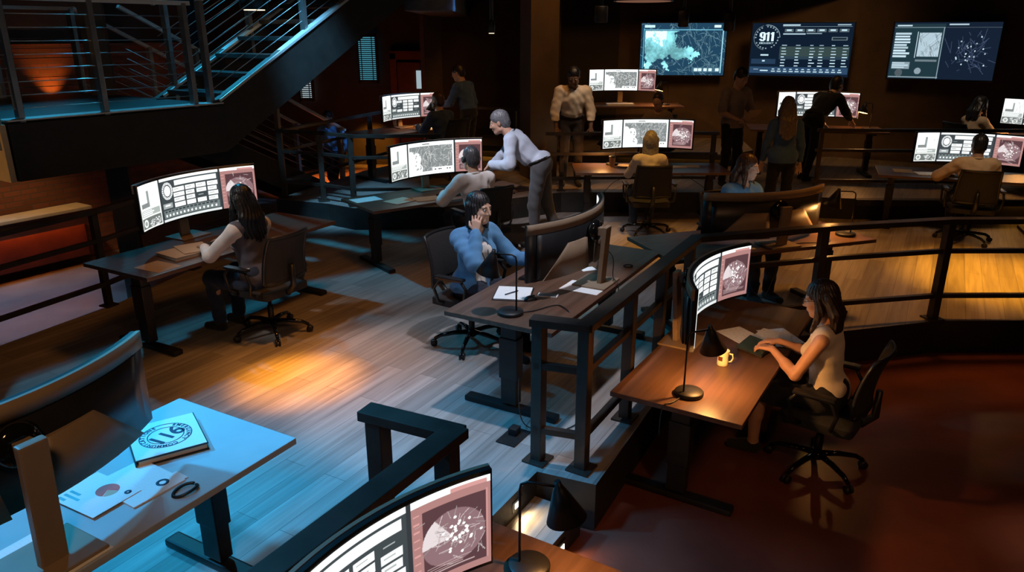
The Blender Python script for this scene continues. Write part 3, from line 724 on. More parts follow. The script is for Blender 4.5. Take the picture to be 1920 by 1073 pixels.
def chair_proto():
    t = thing('office_chair', '', 'chair')
    def sf(u, v, k):
        x = (u - 0.5) * 0.50; y = (v - 0.5) * 0.48
        e = max(abs(u - .5), abs(v - .5)) * 2
        z = 0.475 - 0.02 * e ** 4 - (0.03 if v > 0.85 else 0) * (v - 0.85) / 0.15
        r = 1 - 0.06 * (abs(u - .5) * 2) ** 6 * (abs(v - .5) * 2) ** 2
        return Vector((x * r, y * r, z if k == 0 else z - 0.055))
    MB().slab(sf, 10, 10).build('seat', M['fabric'], t)
    def bf(u, v, k):
        w = 0.47 - 0.05 * v
        x = (u - 0.5) * w
        y = -0.25 - 0.05 * v - 0.05 * (v - 0.35) ** 2 * 2 + 0.05 * (2 * u - 1) ** 2
        return Vector((x, y - (0.012 if k else 0), 0.54 + 0.40 * v))
    MB().slab(bf, 10, 10).build('backrest', M['mesh'], t)
    pts = []
    for i in range(11): pts.append(bf(i / 10, 1.0, 0))
    left = [bf(0, i / 8, 0) for i in range(8)]; right = [bf(1, 1 - i / 8, 0) for i in range(1, 9)]
    bot = [bf(1 - i / 8, 0, 0) for i in range(1, 9)]
    MB().tube([p + Vector((0, -0.006, 0)) for p in left + pts + right + bot], 0.014, 8).build('back_frame', M['plastic'], t)
    MB().tube([(0, -0.06, 0.41), (0, -0.24, 0.42), (0, -0.31, 0.50), (0, -0.312, 0.68)], [0.03, 0.028, 0.026, 0.02], 10).build('back_support', M['plastic'], t)
    for s in (-1, 1):
        b = MB().tube([(s * 0.22, -0.10, 0.43), (s * 0.30, -0.12, 0.46), (s * 0.315, -0.15, 0.57), (s * 0.31, -0.10, 0.655), (s * 0.305, 0.10, 0.66), (s * 0.31, 0.15, 0.60), (s * 0.305, 0.12, 0.47), (s * 0.24, 0.08, 0.43)], 0.014, 8)
        b.box((s * 0.306, 0.0, 0.672), (0.06, 0.26, 0.022), None, 0.008); b.build('armrest', M['plastic'], t)
    MB().box((0, 0, 0.405), (0.22, 0.26, 0.05), None, 0.012).tube([(0.10, 0, 0.40), (0.27, 0.02, 0.395)], 0.006, 6).lathe([(0.004, 0), (0.016, 0.01), (0.014, 0.05), (0.004, 0.055)], (0.27, 0.02, 0.345), 8).build('tilt_mechanism', M['plastic'], t)
    MB().lathe([(0.026, 0.10), (0.026, 0.26), (0.016, 0.262), (0.016, 0.40)], (0, 0, 0), 14).build('gas_lift', M['plastic'], t)
    MB().lathe([(0.03, 0.075), (0.045, 0.085), (0.045, 0.12), (0.03, 0.135)], (0, 0, 0), 14).build('hub', M['gloss'], t)
    for k in range(5):
        a = R(18 + 72 * k); c, s = math.cos(a), math.sin(a)
        l = MB().tube([(0.03 * c, 0.03 * s, 0.115), (0.15 * c, 0.15 * s, 0.112), (0.26 * c, 0.26 * s, 0.095), (0.315 * c, 0.315 * s, 0.066)], [0.022, 0.020, 0.017, 0.014], 8).build('leg', M['gloss'], t)
        w = MB()
        for d in (-0.014, 0.014): w.lathe([(0.006, -0.008), (0.028, -0.007), (0.029, 0), (0.028, 0.007), (0.006, 0.008)], (0.32 * c - d * s, 0.32 * s + d * c, 0.029), 14, (-s, c, 0))
        w.box((0.315 * c, 0.315 * s, 0.05), (0.02, 0.02, 0.03), None, 0.004); w.build('caster', M['plastic'], l)
    return t
CHAIR = chair_proto()

MW, MH, MR = 1.28, 0.375, 1.15
def monitor(label, parent_loc, rz, zb, img, group=None, m='screen', stand=0.155):
    """origin on the desk under the screen centre, screen towards -y"""
    t = thing('curved_monitor', label, 'monitor', parent_loc, rz, group or 'ultrawide monitors')
    A = MW / 2 / MR
    def shell(x0, x1, z0, z1, y0, y1):
        def f(u, v, k):
            a = x0 + (x1 - x0) * u; y = y1 if k else y0
            rr = MR + y
            return Vector((rr * math.sin(a), rr * math.cos(a) - MR, z0 + (z1 - z0) * v))
        return f
    b = MB().slab(shell(-A - 0.008, A + 0.008, zb - 0.018, zb + MH + 0.014, 0.006, 0.034), 24, 1)
    b.build('housing', M['plastic'], t)
    b = MB().slab(shell(-A - 0.009, A + 0.009, zb + MH - 0.055, zb + MH + 0.016, 0.028, 0.044), 24, 1); b.build('top_band', M['taupe'], t)
    b = MB().slab(shell(-A * 0.9, A * 0.9, zb - 0.0, zb + MH - 0.06, 0.034, 0.046), 24, 1); b.build('back_panel', M['plastic'], t)
    for s in (-1, 1):
        def tz(u, v, k, s=s):
            x0, x1 = 0.05 + 0.03 * v, 0.46 - 0.20 * v
            a = s * (x0 + (x1 - x0) * u); rr = MR + (0.066 - 0.01 * u if k else 0.044)
            return Vector((rr * math.sin(a), rr * math.cos(a) - MR, zb - 0.016 + (MH * 0.62) * v))
        MB().slab(tz, 8, 1).build('back_cover', M['taupe'], t)
    def scr(U, V):
        a = -A + 2 * A * U
        return np.stack([MR * np.sin(a), MR * np.cos(a) - MR, zb + MH * V], -1)
    show_mesh('screen', img, scr, M[m], t)
    MB().lathe([(0.05, 0.0), (0.075, 0.004), (0.085, 0.03), (0.07, 0.055), (0.03, 0.065)], (0, 0.05, zb + MH * 0.66), 24, (0, 1, 0)).build('stand_hub', M['gloss'], t)
    c = MB().box((0, stand, (zb + MH * 0.78) / 2), (0.095, 0.035, zb + MH * 0.78 - 0.01), Matrix.Rotation(R(-4), 3, 'X'), 0.008)
    c.box((0, stand - 0.045, zb + MH * 0.66), (0.06, 0.08, 0.06), None, 0.005).build('stand_column', M['taupe'], t)
    MB().box((0, stand - 0.055, 0.008), (0.30, 0.26, 0.014), None, 0.006).build('stand_base', M['taupe'], t)
    return t

def lamp_proto():
    t = thing('desk_lamp', '', 'lamp')
    MB().lathe([(0.086, 0.0), (0.088, 0.006), (0.088, 0.020), (0.082, 0.026), (0.02, 0.028)], (0, 0, 0), 32).build('base', M['black'], t)
    MB().tube([(-0.04, 0, 0.02), (-0.04, 0, 0.37), (-0.035, 0, 0.395), (-0.01, 0, 0.41), (0.10, 0, 0.41)], 0.006, 8).build('stem', M['black'], t)
    q = Matrix.Rotation(R(-14), 4, 'Y')
    def T(b): bmesh.ops.transform(b.bm, matrix=Matrix.Translation((0.115, 0, 0.415)) @ q, verts=b.bm.verts[:]); return b
    sh = T(MB().lathe([(0.012, 0.022), (0.016, 0.0), (0.024, -0.012), (0.082, -0.150), (0.079, -0.150), (0.022, -0.016), (0.004, -0.012)], (0, 0, 0), 32)).build('shade', M['black'], t)
    T(MB().lathe([(0.0785, -0.1495), (0.0225, -0.018), (0.021, -0.019), (0.0765, -0.1495)], (0, 0, 0), 32, None, False)).build('shade_lining', M['shade_in'], sh)
    T(MB().lathe([(0.004, -0.065), (0.02, -0.075), (0.026, -0.095), (0.02, -0.115), (0.004, -0.125)], (0, 0, 0), 14)).build('bulb', M['bulb'], sh)
    return t
LAMP = lamp_proto()

def sheet(label, loc, rz, size=(0.215, 0.28), m='paper', th=0.0015, name='paper_sheet', cat='paper', group=None):
    o = MB().box((0, 0, th / 2), (size[0], size[1], th)).build(name, M[m], None, loc, rz)
    return tag(o, label, cat, group)
def keyboard(label, loc, rz):
    t = thing('keyboard', label, 'keyboard', loc, rz)
    MB().box((0, 0, 0.009), (0.44, 0.15, 0.014), Matrix.Rotation(R(3), 3, 'X'), 0.004).build('case', M['plastic'], t)
    b = MB()
    for j in range(5):
        for i in range(15): b.box((-0.205 + i * 0.0293, -0.056 + j * 0.028, 0.0175 + j * 0.0014), (0.024, 0.023, 0.006))
    b.build('keys', M['black'], t)
    return t
def mouse(label, loc, rz):
    def f(u, v):
        a = u * 2 * math.pi; e = v * math.pi / 2
        return Vector((0.031 * math.cos(a) * math.cos(e), 0.055 * math.sin(a) * math.cos(e), 0.034 * math.sin(e)))
    t = thing('computer_mouse', label, 'mouse', loc, rz)
    MB().quadgrid(f, 20, 8).build('shell', M['plastic'], t)
    MB().lathe([(0.003, -0.004), (0.009, -0.004), (0.009, 0.004), (0.003, 0.004)], (0, 0.025, 0.026), 12, (1, 0, 0)).build('scroll_wheel', M['black'], t)
    return t
def cable(label, pts, r=0.004, group='loose cables'):
    P = []
    pts = [Vector(p) for p in pts]
    for i in range(len(pts) - 1):
        p0, p1, p2, p3 = pts[max(i - 1, 0)], pts[i], pts[i + 1], pts[min(i + 2, len(pts) - 1)]
        for k in range(6):
            s = k / 6
            P.append(0.5 * (2 * p1 + (p2 - p0) * s + (2 * p0 - 5 * p1 + 4 * p2 - p3) * s * s + (3 * p1 - p0 - 3 * p2 + p3) * s ** 3))
    P.append(pts[-1])
    return tag(MB().tube(P, r, 6).build('power_cable', M['plastic']), label, 'cable', group)

# ------------------------------------------------------------------ people: bodies grown from a signed distance field
class Field:
    def __init__(s, lo, hi, res):
        s.lo = np.array(lo, float); s.res = res
        s.n = np.maximum(4, np.ceil((np.array(hi) - s.lo) / res).astype(int) + 1)
        s.d = np.full(s.n, 0.2, np.float32)
    def _sub(s, lo, hi):
        a = np.clip(np.floor((np.array(lo) - s.lo) / s.res).astype(int), 0, s.n - 1); b = np.clip(np.ceil((np.array(hi) - s.lo) / s.res).astype(int) + 1, 1, s.n)
        b = np.maximum(b, a + 1)
        ax = [s.lo[i] + s.res * np.arange(a[i], b[i]) for i in range(3)]
        X = np.meshgrid(*ax, indexing='ij', sparse=True)
        return (slice(a[0], b[0]), slice(a[1], b[1]), slice(a[2], b[2])), X
    def put(s, p, inf=0.0):
        kind = p[0]; m = 0.06
        if kind == 'rc':
            _, a, b, ra, rb, k = p[:6]; a = np.array(a, float); b = np.array(b, float); ra += inf; rb += inf
            rm = max(ra, rb) + m
            sl, X = s._sub(np.minimum(a, b) - rm, np.maximum(a, b) + rm)
            ba = b - a; L2 = max(float(ba @ ba), 1e-9)
            px, py, pz = X[0] - a[0], X[1] - a[1], X[2] - a[2]
            t = np.clip((px * ba[0] + py * ba[1] + pz * ba[2]) / L2, 0, 1)
            d = np.sqrt((px - ba[0] * t) ** 2 + (py - ba[1] * t) ** 2 + (pz - ba[2] * t) ** 2) - (ra + (rb - ra) * t)
        else:
            _, c, rot, rad, k = p[:5]; c = np.array(c, float); rad = np.array(rad, float) + inf
            rot = np.array(rot, float)
            ext = np.abs(rot) @ rad + m
            sl, X = s._sub(c - ext, c + ext)
            px, py, pz = X[0] - c[0], X[1] - c[1], X[2] - c[2]
            q = [rot[0, i] * px + rot[1, i] * py + rot[2, i] * pz for i in range(3)]
            k0 = np.sqrt(sum((q[i] / rad[i]) ** 2 for i in range(3))); k1 = np.sqrt(sum((q[i] / rad[i] ** 2) ** 2 for i in range(3)))
            d = k0 * (k0 - 1) / np.maximum(k1, 1e-6)
        cur = s.d[sl]
        if len(p) > 6 and p[6] == '-' or len(p) > 5 and p[0] == 'el' and p[5] == '-':
            d = -d; h = np.clip(0.5 - 0.5 * (cur - d) / k, 0, 1)
            s.d[sl] = cur * (1 - h) + d * h + k * h * (1 - h)
        else:
            h = np.clip(0.5 + 0.5 * (cur - d) / k, 0, 1)
            s.d[sl] = cur * (1 - h) + d * h - k * h * (1 - h)
    def grid(s):
        return np.meshgrid(*[s.lo[i] + s.res * np.arange(s.n[i]) for i in range(3)], indexing='ij', sparse=True)
    def mesh(s, name, m, parent, smooth=1):
        d = s.d.copy()
        for ax in range(3):
            sl = [slice(None)] * 3; sl[ax] = 0; d[tuple(sl)] = 0.2; sl[ax] = -1; d[tuple(sl)] = 0.2
        g = vdb.FloatGrid(0.2); g.copyFromArray(d)
        P, Q = g.convertToQuads(0.0)
        P = np.asarray(P, np.float32) * s.res + s.lo.astype(np.float32); Q = np.asarray(Q, np.int32)
        if not len(Q): return None
        me = bpy.data.meshes.new(name)
        me.vertices.add(len(P)); me.vertices.foreach_set('co', P.astype(np.float32).ravel())
        me.loops.add(Q.size); me.loops.foreach_set('vertex_index', np.ascontiguousarray(Q[:, ::-1]).ravel())
        me.polygons.add(len(Q)); me.polygons.foreach_set('loop_start', np.arange(0, Q.size, 4, dtype=np.int32))
        me.update(calc_edges=True)
        bm = bmesh.new(); bm.from_mesh(me)
        # keep the one body: drop specks
        seen = set(); groups = []
        bm.verts.ensure_lookup_table()
        for v in bm.verts:
            if v.index in seen: continue
            st_, comp = [v], []
            seen.add(v.index)
            while st_:
                w = st_.pop(); comp.append(w)
                for e in w.link_edges:
                    o = e.other_vert(w)
                    if o.index not in seen: seen.add(o.index); st_.append(o)
            groups.append(comp)
        big = max(len(c) for c in groups)
        kill = [v for c in groups if len(c) < 0.03 * big for v in c]
        if kill: bmesh.ops.delete(bm, geom=kill, context='VERTS')
        for _ in range(smooth): bmesh.ops.smooth_vert(bm, verts=bm.verts[:], factor=0.4, use_axis_x=True, use_axis_y=True, use_axis_z=True)
        bmesh.ops.recalc_face_normals(bm, faces=bm.faces[:])
        for f in bm.faces: f.smooth = True
        bm.to_mesh(me); bm.free()
        me.materials.append(m)
        o = bpy.data.objects.new(name, me); COL.objects.link(o); o.parent = parent
        return o
V = lambda *a: np.array(a, float)
def unit(v): return v / max(np.linalg.norm(v), 1e-9)
def rotm(yaw=0, pitch=0, roll=0):
    """yaw about z (to the person's left +), pitch about x (nod down +), roll about y"""
    return np.array((Matrix.Rotation(R(yaw), 3, 'Z') @ Matrix.Rotation(R(-pitch), 3, 'X') @ Matrix.Rotation(R(roll), 3, 'Y')))
def ik(a, t, l1, l2, pole):
    d = t - a; L = min(np.linalg.norm(d), (l1 + l2) * 0.995); n = unit(d); t = a + n * L
    x = (l1 * l1 - l2 * l2 + L * L) / (2 * L); h = math.sqrt(max(l1 * l1 - x * x, 0))
    p = pole - n * (pole @ n)
    return a + n * x + unit(p) * h, t
_skin = {}
def skin_mat(c):
    if c not in _skin:
        _skin[c] = mat('skin', c, 0.5, 0, 0.08, 20, 0.05, 200)
    return _skin[c]
_cl = {}
def cloth(c, stripes=False):
    k = (c, stripes)
    if k not in _cl: _cl[k] = mat('cloth', c, 0.85, 0, 0.10, 14, 0.25, 260, 0.25, 0.15)
    return _cl[k]
_hm = {}
def hair_mat(c):
    if c not in _hm: 
        m = mat('hair', c, 0.42, 0, 0.35, 40, 0.0)
        _hm[c] = m
    return _hm[c]

def hand_prims(w, d, nrm, side, curl, s, far):
    """w wrist, d direction of the fingers, nrm back-of-hand normal, side +1: thumb on +x side of (d, nrm)"""
    d = unit(d); nrm = unit(nrm - d * (nrm @ d)); x = np.cross(d, nrm) * side
    P = []; r = (0.0098 if far else 0.0086) * s
    for k, off in enumerate((0.030, 0.010, -0.010, -0.029)):
        kn = w + d * (0.088 - 0.006 * abs(k - 1)) * s + x * off * s
        P.append(('rc', w + d * 0.012 * s + x * off * 0.5 * s, kn, 0.0145 * s, 0.0115 * s, 0.010))
        L = (0.072, 0.080, 0.074, 0.058)[k] * s
        spread = x * (0.10, 0.03, -0.05, -0.14)[k]
        c1 = R(curl * 0.5 + 4 * k); c2 = R(curl * 1.25 + 6 * k)
        m1 = kn + (unit(d + spread) * math.cos(c1) - nrm * math.sin(c1)) * L * 0.52
        m2 = m1 + (unit(d + spread) * math.cos(c2) - nrm * math.sin(c2)) * L * 0.48
        P.append(('rc', kn, m1, r * 1.05, r, 0.003)); P.append(('rc', m1, m2, r, r * 0.82, 0.003))
    t0 = w + d * 0.028 * s + x * 0.024 * s; t1 = t0 + (d * 0.6 + x * 0.72 - nrm * 0.25) * 0.042 * s; t2 = t1 + (d * 0.9 + x * 0.22 - nrm * 0.3) * 0.034 * s
    P += [('rc', t0, t1, 0.0135 * s, 0.0105 * s, 0.008), ('rc', t1, t2, 0.0105 * s, 0.0082 * s, 0.003)]
    return P

def person(label, loc, yaw, sit=True, lean=8, twist=0, side=0, scale=1.0, female=True, head=(0, 0, 0), hl=None, hr=None, curl=25, res=0.008,
           skin=(0.50, 0.30, 0.20), top=(0.7, 0.7, 0.7), sleeve=0.92, vneck=0.0, jacket=None, vest=None, bottom=(0.03, 0.03, 0.04), skirt=False, shoes=(0.02, 0.018, 0.016),
           hair='short', haircol=(0.03, 0.02, 0.014), hairlen=0.3, feet=None, hipz=None, hdir_l=None, hdir_r=None, handn_l=None, handn_r=None, pole_l=None, pole_r=None, belt=None, beard=None, tuck=True, seed=1, eyes=True, knees_out=0.0):
    s = scale; rg = np.random.default_rng(seed)
    t = thing('person', label, 'person', loc, yaw, 'people in the control room')
    hz = hipz if hipz is not None else (0.53 if sit else 0.94) * (1 if sit else s)
    pel = V(0, 0, hz)
    C = rotm(twist, lean, side)                       # chest frame
    sp = lambda x, y, z: pel + C @ (V(x, y, z) * s)
    shw = 0.165 if female else 0.19
    k_ = 0.035
    B = []                                            # torso
    Pel = rotm(twist * 0.3, lean * (0.35 if sit else 0.5), 0)
    hw = 0.165 if female else 0.155
    T = [('el', pel + V(0, -0.01, 0.02), Pel, V(hw, 0.118, 0.115) * s, k_), ('el', sp(0, 0.005, 0.17), C, V(0.128 if female else 0.142, 0.095 if female else 0.108, 0.13) * s, 0.05),
         ('el', sp(0, 0.0, 0.33), C, V(0.142 if female else 0.165, 0.100 if female else 0.115, 0.16) * s, 0.05), ('rc', sp(-shw + 0.04, -0.012, 0.445), sp(shw - 0.04, -0.012, 0.445), 0.058 * s, 0.058 * s, 0.05)]
    if female: T += [('el', sp(q * 0.068, 0.078, 0.325), C, V(0.056, 0.056, 0.056) * s, 0.03) for q in (-1, 1)]
    nb = sp(0, -0.012, 0.485)
    Hm = C @ rotm(*head) if False else rotm(twist, 0, side) @ rotm(head[0], head[1], head[2])
    up = unit(C @ V(0, 0.10, 1) * 0.55 + Hm @ V(0, 0, 1) * 0.45)
    hc = nb + up * 0.185 * s + Hm @ V(0, 0.022, 0) * s
    if not female: hs = 1.03
    else: hs = 0.97
    hp = lambda x, y, z: hc + Hm @ (V(x, y, z) * s * hs)
    Nk = [('rc', nb + C @ V(0, 0, -0.02), hp(0, -0.02, -0.055), (0.054 if female else 0.063) * s, (0.05 if female else 0.058) * s, 0.03)]
    hv = lambda *r: V(*r) * s * hs
    jaw = 0.0 if female else 0.006
    Hd = [('el', hp(0, -0.012, 0.038), Hm, hv(0.075, 0.096, 0.088), 0.02), ('el', hp(0, 0.030, -0.03), Hm, hv(0.061 + jaw, 0.066, 0.086), 0.025),
          ('rc', hp(-0.02, 0.058, -0.096), hp(0.02, 0.058, -0.096), (0.022 + jaw * .6) * s, (0.022 + jaw * .6) * s, 0.025), ('rc', hp(-0.045 - jaw, 0.0, -0.075), hp(-0.015, 0.055, -0.098), 0.020 * s, 0.018 * s, 0.03), ('rc', hp(0.045 + jaw, 0.0, -0.075), hp(0.015, 0.055, -0.098), 0.020 * s, 0.018 * s, 0.03),
          ('rc', hp(-0.04, 0.080, 0.022), hp(0.04, 0.080, 0.022), 0.011 * s, 0.011 * s, 0.014), ('el', hp(-0.043, 0.066, -0.028), Hm, hv(0.022, 0.022, 0.02), 0.02), ('el', hp(0.043, 0.066, -0.028), Hm, hv(0.022, 0.022, 0.02), 0.02),
          ('el', hp(-0.032, 0.101, 0.002), Hm, hv(0.017, 0.013, 0.011), 0.008, '-'), ('el', hp(0.032, 0.101, 0.002), Hm, hv(0.017, 0.013, 0.011), 0.008, '-'),
          ('rc', hp(0, 0.093, 0.012), hp(0, 0.112, -0.032), 0.0085 * s, 0.0115 * s, 0.010), ('rc', hp(-0.012, 0.098, -0.037), hp(0.012, 0.098, -0.037), 0.009 * s, 0.009 * s, 0.006),
          ('el', hp(0, 0.092, -0.061), Hm, hv(0.022, 0.010, 0.0065), 0.005), ('el', hp(0, 0.090, -0.072), Hm, hv(0.019, 0.010, 0.0068), 0.005),
          ('el', hp(-0.076, -0.004, -0.008), Hm, hv(0.009, 0.019, 0.030), 0.006), ('el', hp(0.076, -0.004, -0.008), Hm, hv(0.009, 0.019, 0.030), 0.006)]
    # arms
    Arms = []; SL = []; Hands = []; hands = {}
    for q, tgt, hd, hn, pl in ((-1, hl, hdir_l, handn_l, pole_l), (1, hr, hdir_r, handn_r, pole_r)):
        sh = sp(q * shw, -0.012, 0.435)
        if tgt is None: tgt = (q * 0.26, 0.06, hz - 0.10) if not sit else (q * 0.16, 0.30, hz + 0.09)
        tgt = V(*tgt)
        pole = V(*pl) if pl is not None else V(q * 0.55, -0.5, -0.75)
        el, wr = ik(sh, tgt, 0.285 * s, 0.255 * s, pole)
        Arms += [('rc', sh, el, (0.047 if female else 0.056) * s, (0.036 if female else 0.042) * s, 0.03), ('rc', el, wr, (0.036 if female else 0.042) * s, (0.0235 if female else 0.028) * s, 0.02), ('rc', el, el * 0.6 + wr * 0.4, 0.030 * s, 0.037 * s, 0.02)]
        SL.append((sh, el, wr))
        d = V(*hd) if hd is not None else unit(wr - el) * 0.8 + V(0, 0.1, -0.12)
        n = V(*hn) if hn is not None else V(0, 0.15, 1.0)
        Hands += hand_prims(wr, d, n, -q, curl, s, res > 0.006)
        hands[q] = wr
    # legs
    Legs = []; Feet = []; LG = []
    for q in (-1, 1):
        hip = pel + Pel @ V(q * 0.088 * s, 0, -0.02)
        f = feet[0 if q < 0 else 1] if feet else ((q * (0.10 + knees_out), 0.42, 0.075) if sit else (q * 0.11, 0.0, 0.075))
        an = V(*f)
        kn, an = ik(hip, an, 0.425 * s, 0.42 * s, V(q * 0.15, 1.0, 0.55 if sit else 0.0))
        Legs += [('rc', hip, kn, 0.088 * s, 0.058 * s, 0.03), ('rc', kn, an, 0.056 * s, 0.036 * s, 0.025), ('rc', kn * 0.75 + an * 0.25 + V(0, -0.012, 0), kn * 0.55 + an * 0.45 + V(0, -0.012, 0), 0.052 * s, 0.046 * s, 0.02)]
        fd = unit(V(q * 0.15, 1, 0))
        Feet.append([('rc', an + V(0, -0.02, -0.035), an + fd * 0.15 + V(0, 0, -0.048), 0.036 * s, 0.028 * s, 0.02), ('rc', an, an + fd * 0.09 + V(0, 0, -0.035), 0.034 * s, 0.028 * s, 0.02)])
        LG.append((hip, kn, an))
    allp = T + Nk + Arms + Hands + Legs + Feet[0] + Feet[1]
    pts = []
    for p in T + Nk + Hd + Arms + Hands + Legs + Feet[0] + Feet[1]:
        if p[0] == 'rc': r = max(p[3], p[4]); pts += [np.array(p[1]) - r, np.array(p[1]) + r, np.array(p[2]) - r, np.array(p[2]) + r]
        else: r = max(p[3]); pts += [np.array(p[1]) - r, np.array(p[1]) + r]
    lo, hi = np.min(pts, 0) - 0.06, np.max(pts, 0) + 0.06
    F = Field(lo, hi, res)
    for p in T: F.put(p)
    for p in Nk + Hd: F.put(p)
    A = Field(lo, hi, res)
    for p in Arms + Hands: A.put(p)
    h = np.clip(0.5 + 0.5 * (F.d - A.d) / 0.018, 0, 1); F.d = F.d * (1 - h) + A.d * h - 0.018 * h * (1 - h)
    G = Field(lo, hi, res)
    for p in Legs + Feet[0] + Feet[1]: G.put(p)
    h = np.clip(0.5 + 0.5 * (F.d - G.d) / 0.02, 0, 1); F.d = F.d * (1 - h) + G.d * h - 0.02 * h * (1 - h)
    F.mesh('body', skin_mat(skin), t)
    rc_ = max(res, 0.0075) if res < 0.0075 else res
    def wr_noise(f, amp=0.0035, fr=24.0):
        X = f.grid(); ph = rg.uniform(0, 6, 6)
        a = np.sin(X[0] * fr + ph[0] + 1.8 * np.sin(X[2] * fr * 0.6 + ph[1])) * np.sin(X[2] * fr * 1.3 + ph[2] + 1.5 * np.sin(X[1] * fr * 0.7 + ph[3])) + 0.5 * np.sin((X[0] + X[1] - X[2]) * fr * 2.1 + ph[4])
        f.d = f.d + (a * amp).astype(np.float32)
    # trousers or skirt
    f = Field(lo, hi, rc_)
    waist = [('el', pel + V(0, -0.01, 0.03), Pel, V(hw, 0.120, 0.132) * s, 0.03)]
    if skirt:
        for p in waist: f.put(p, 0.012)
        for q, (hip, kn, an) in zip((-1, 1), LG): f.put(('rc', hip, kn, 0.098 * s, 0.078 * s, 0.05))
        f.put(('rc', LG[0][1] * 0.7 + LG[0][0] * 0.3, LG[1][1] * 0.7 + LG[1][0] * 0.3, 0.06, 0.06, 0.05))
        wr_noise(f); f.mesh('skirt', cloth(bottom), t)
    else:
        for p in waist: f.put(p, 0.012)
        for q, (hip, kn, an) in zip((-1, 1), LG):
            low = an + unit(kn - an) * 0.03
            f.put(('rc', hip, kn, 0.098 * s, 0.070 * s, 0.035)); f.put(('rc', kn, low, 0.069 * s, 0.056 * s, 0.03))
        wr_noise(f); f.mesh('trousers', cloth(bottom), t)
    if belt:
        bl = MB(); ring = []
        for k in range(25):
            a = 2 * math.pi * k / 24; ring.append(Vector(pel + V(0, -0.008, 0) + Pel @ V((hw + 0.012) * s * math.cos(a), 0.131 * s * math.sin(a) - 0.002, 0.078 * s)))
        bl.tube(ring, 0.016, 8).build('belt', M['plastic'], t)
    for q in (0, 1):
        f = Field(np.min([p[1] for p in Feet[q]], 0) - 0.12, np.max([p[2] for p in Feet[q]], 0) + 0.12, rc_)
        for p in Feet[q]: f.put(p, 0.006)
        f.mesh('shoe', cloth(shoes), t)
    # shirt / blouse
    def garment(name, col, inf, slv, v, k, open_front=False, low=0.0):
        f = Field(lo, hi, rc_)
        for p in T[1:]: f.put(p, inf)
        f.put(('el', pel + V(0, -0.008, 0.06 - low), Pel, V(hw, 0.12, 0.10 + low) * s, 0.03), inf + (0.004 if low < 0.05 else 0.014))
        if low > 0.05: f.put(('el', pel + V(0, -0.01, 0.03), Pel, V(hw, 0.118, 0.125) * s, 0.03), inf + 0.016)
        if slv > 0:
            a = Field(lo, hi, rc_)
            for (sh, el, w_) in SL:
                r0, r1, r2 = ((0.047, 0.036, 0.0235) if female else (0.056, 0.042, 0.028))
                bag = 0.004
                if slv <= 0.5:
                    e = sh + (el - sh) * slv * 2; a.put(('rc', sh, e, (r0 + bag) * s, (r0 + bag) * s, 0.02), inf)
                else:
                    e = el + (w_ - el) * (slv - 0.5) * 2
                    a.put(('rc', sh, el, (r0 + bag) * s, (r1 + 0.008) * s, 0.02), inf); a.put(('rc', el, e, (r1 + 0.008) * s, (r2 + 0.008) * s, 0.02), inf)
            h = np.clip(0.5 + 0.5 * (f.d - a.d) / 0.03, 0, 1); f.d = f.d * (1 - h) + a.d * h - 0.03 * h * (1 - h)
        wr_noise(f, 0.0030 if inf < 0.016 else 0.0052)
        if low > 0.05: f.d = np.maximum(f.d, (hz - (0.07 if not sit else 0.02)) - f.grid()[2]).astype(np.float32)
        if low <= 0.03:
            X = f.grid(); zc = Pel[:, 2]; q0 = pel + Pel @ V(0, 0, 0.070 if not female else -0.03)
            f.d = np.maximum(f.d, (q0[0] - X[0]) * zc[0] + (q0[1] - X[1]) * zc[1] + (q0[2] - X[2]) * zc[2]).astype(np.float32)
        # neckline
        f.put(('rc', nb + C @ V(0, 0.02, 0.005), nb + up * 0.16, (0.062 if female else 0.060) * s, 0.075 * s, 0.006, '-'))
        if v: f.put(('el', sp(0, 0.125, 0.46), C @ rotm(0, -14, 0), V(0.042, 0.07, v) * s, 0.006, '-'))
        if open_front: f.put(('el', sp(0, 0.155, 0.20), C, V(0.072, 0.085, 0.36) * s, 0.008, '-'))
        return f.mesh(name, cloth(col), t)
    sh_o = garment('blouse' if female else 'shirt', top, 0.009 if female else (0.017 if sleeve > 0.5 else 0.010), sleeve if not jacket else (sleeve if sleeve < 0.3 else 0.3), vneck, 0, low=(0.02 if tuck else 0.07))
    if not female and sleeve > 0.5:
        cb = MB(); ring = []
        for k in range(19):
            a = R(-250 + 320 * k / 18 + 15); ring.append(Vector(nb + C @ (V(0.074 * math.cos(a), 0.068 * math.sin(a) + 0.006, 0.012 + 0.012 * math.cos(a - R(270))) * s)))
        cb.tube(ring, 0.013 * s, 8).build('collar', cloth(top), sh_o)
    if vest: garment('vest', vest, 0.016, 0, 0.09, 0, False, low=0.04)
    if jacket: garment('cardigan', jacket, 0.018, 0.95, 0, 0, True, low=0.09)
    # hair
    rh = max(0.0045, min(res, 0.009))
    L = hairlen
    dn = lambda p, z: p + V(0, 0, -z)
    Hh = []
    if hair != 'bald':
        Hh.append(('el', hp(0, -0.016, 0.044), Hm, hv(0.084, 0.105, 0.094), 0.01))
        Hh.append(('el', hp(0, -0.055, -0.01), Hm, hv(0.078, 0.066, 0.085), 0.02))
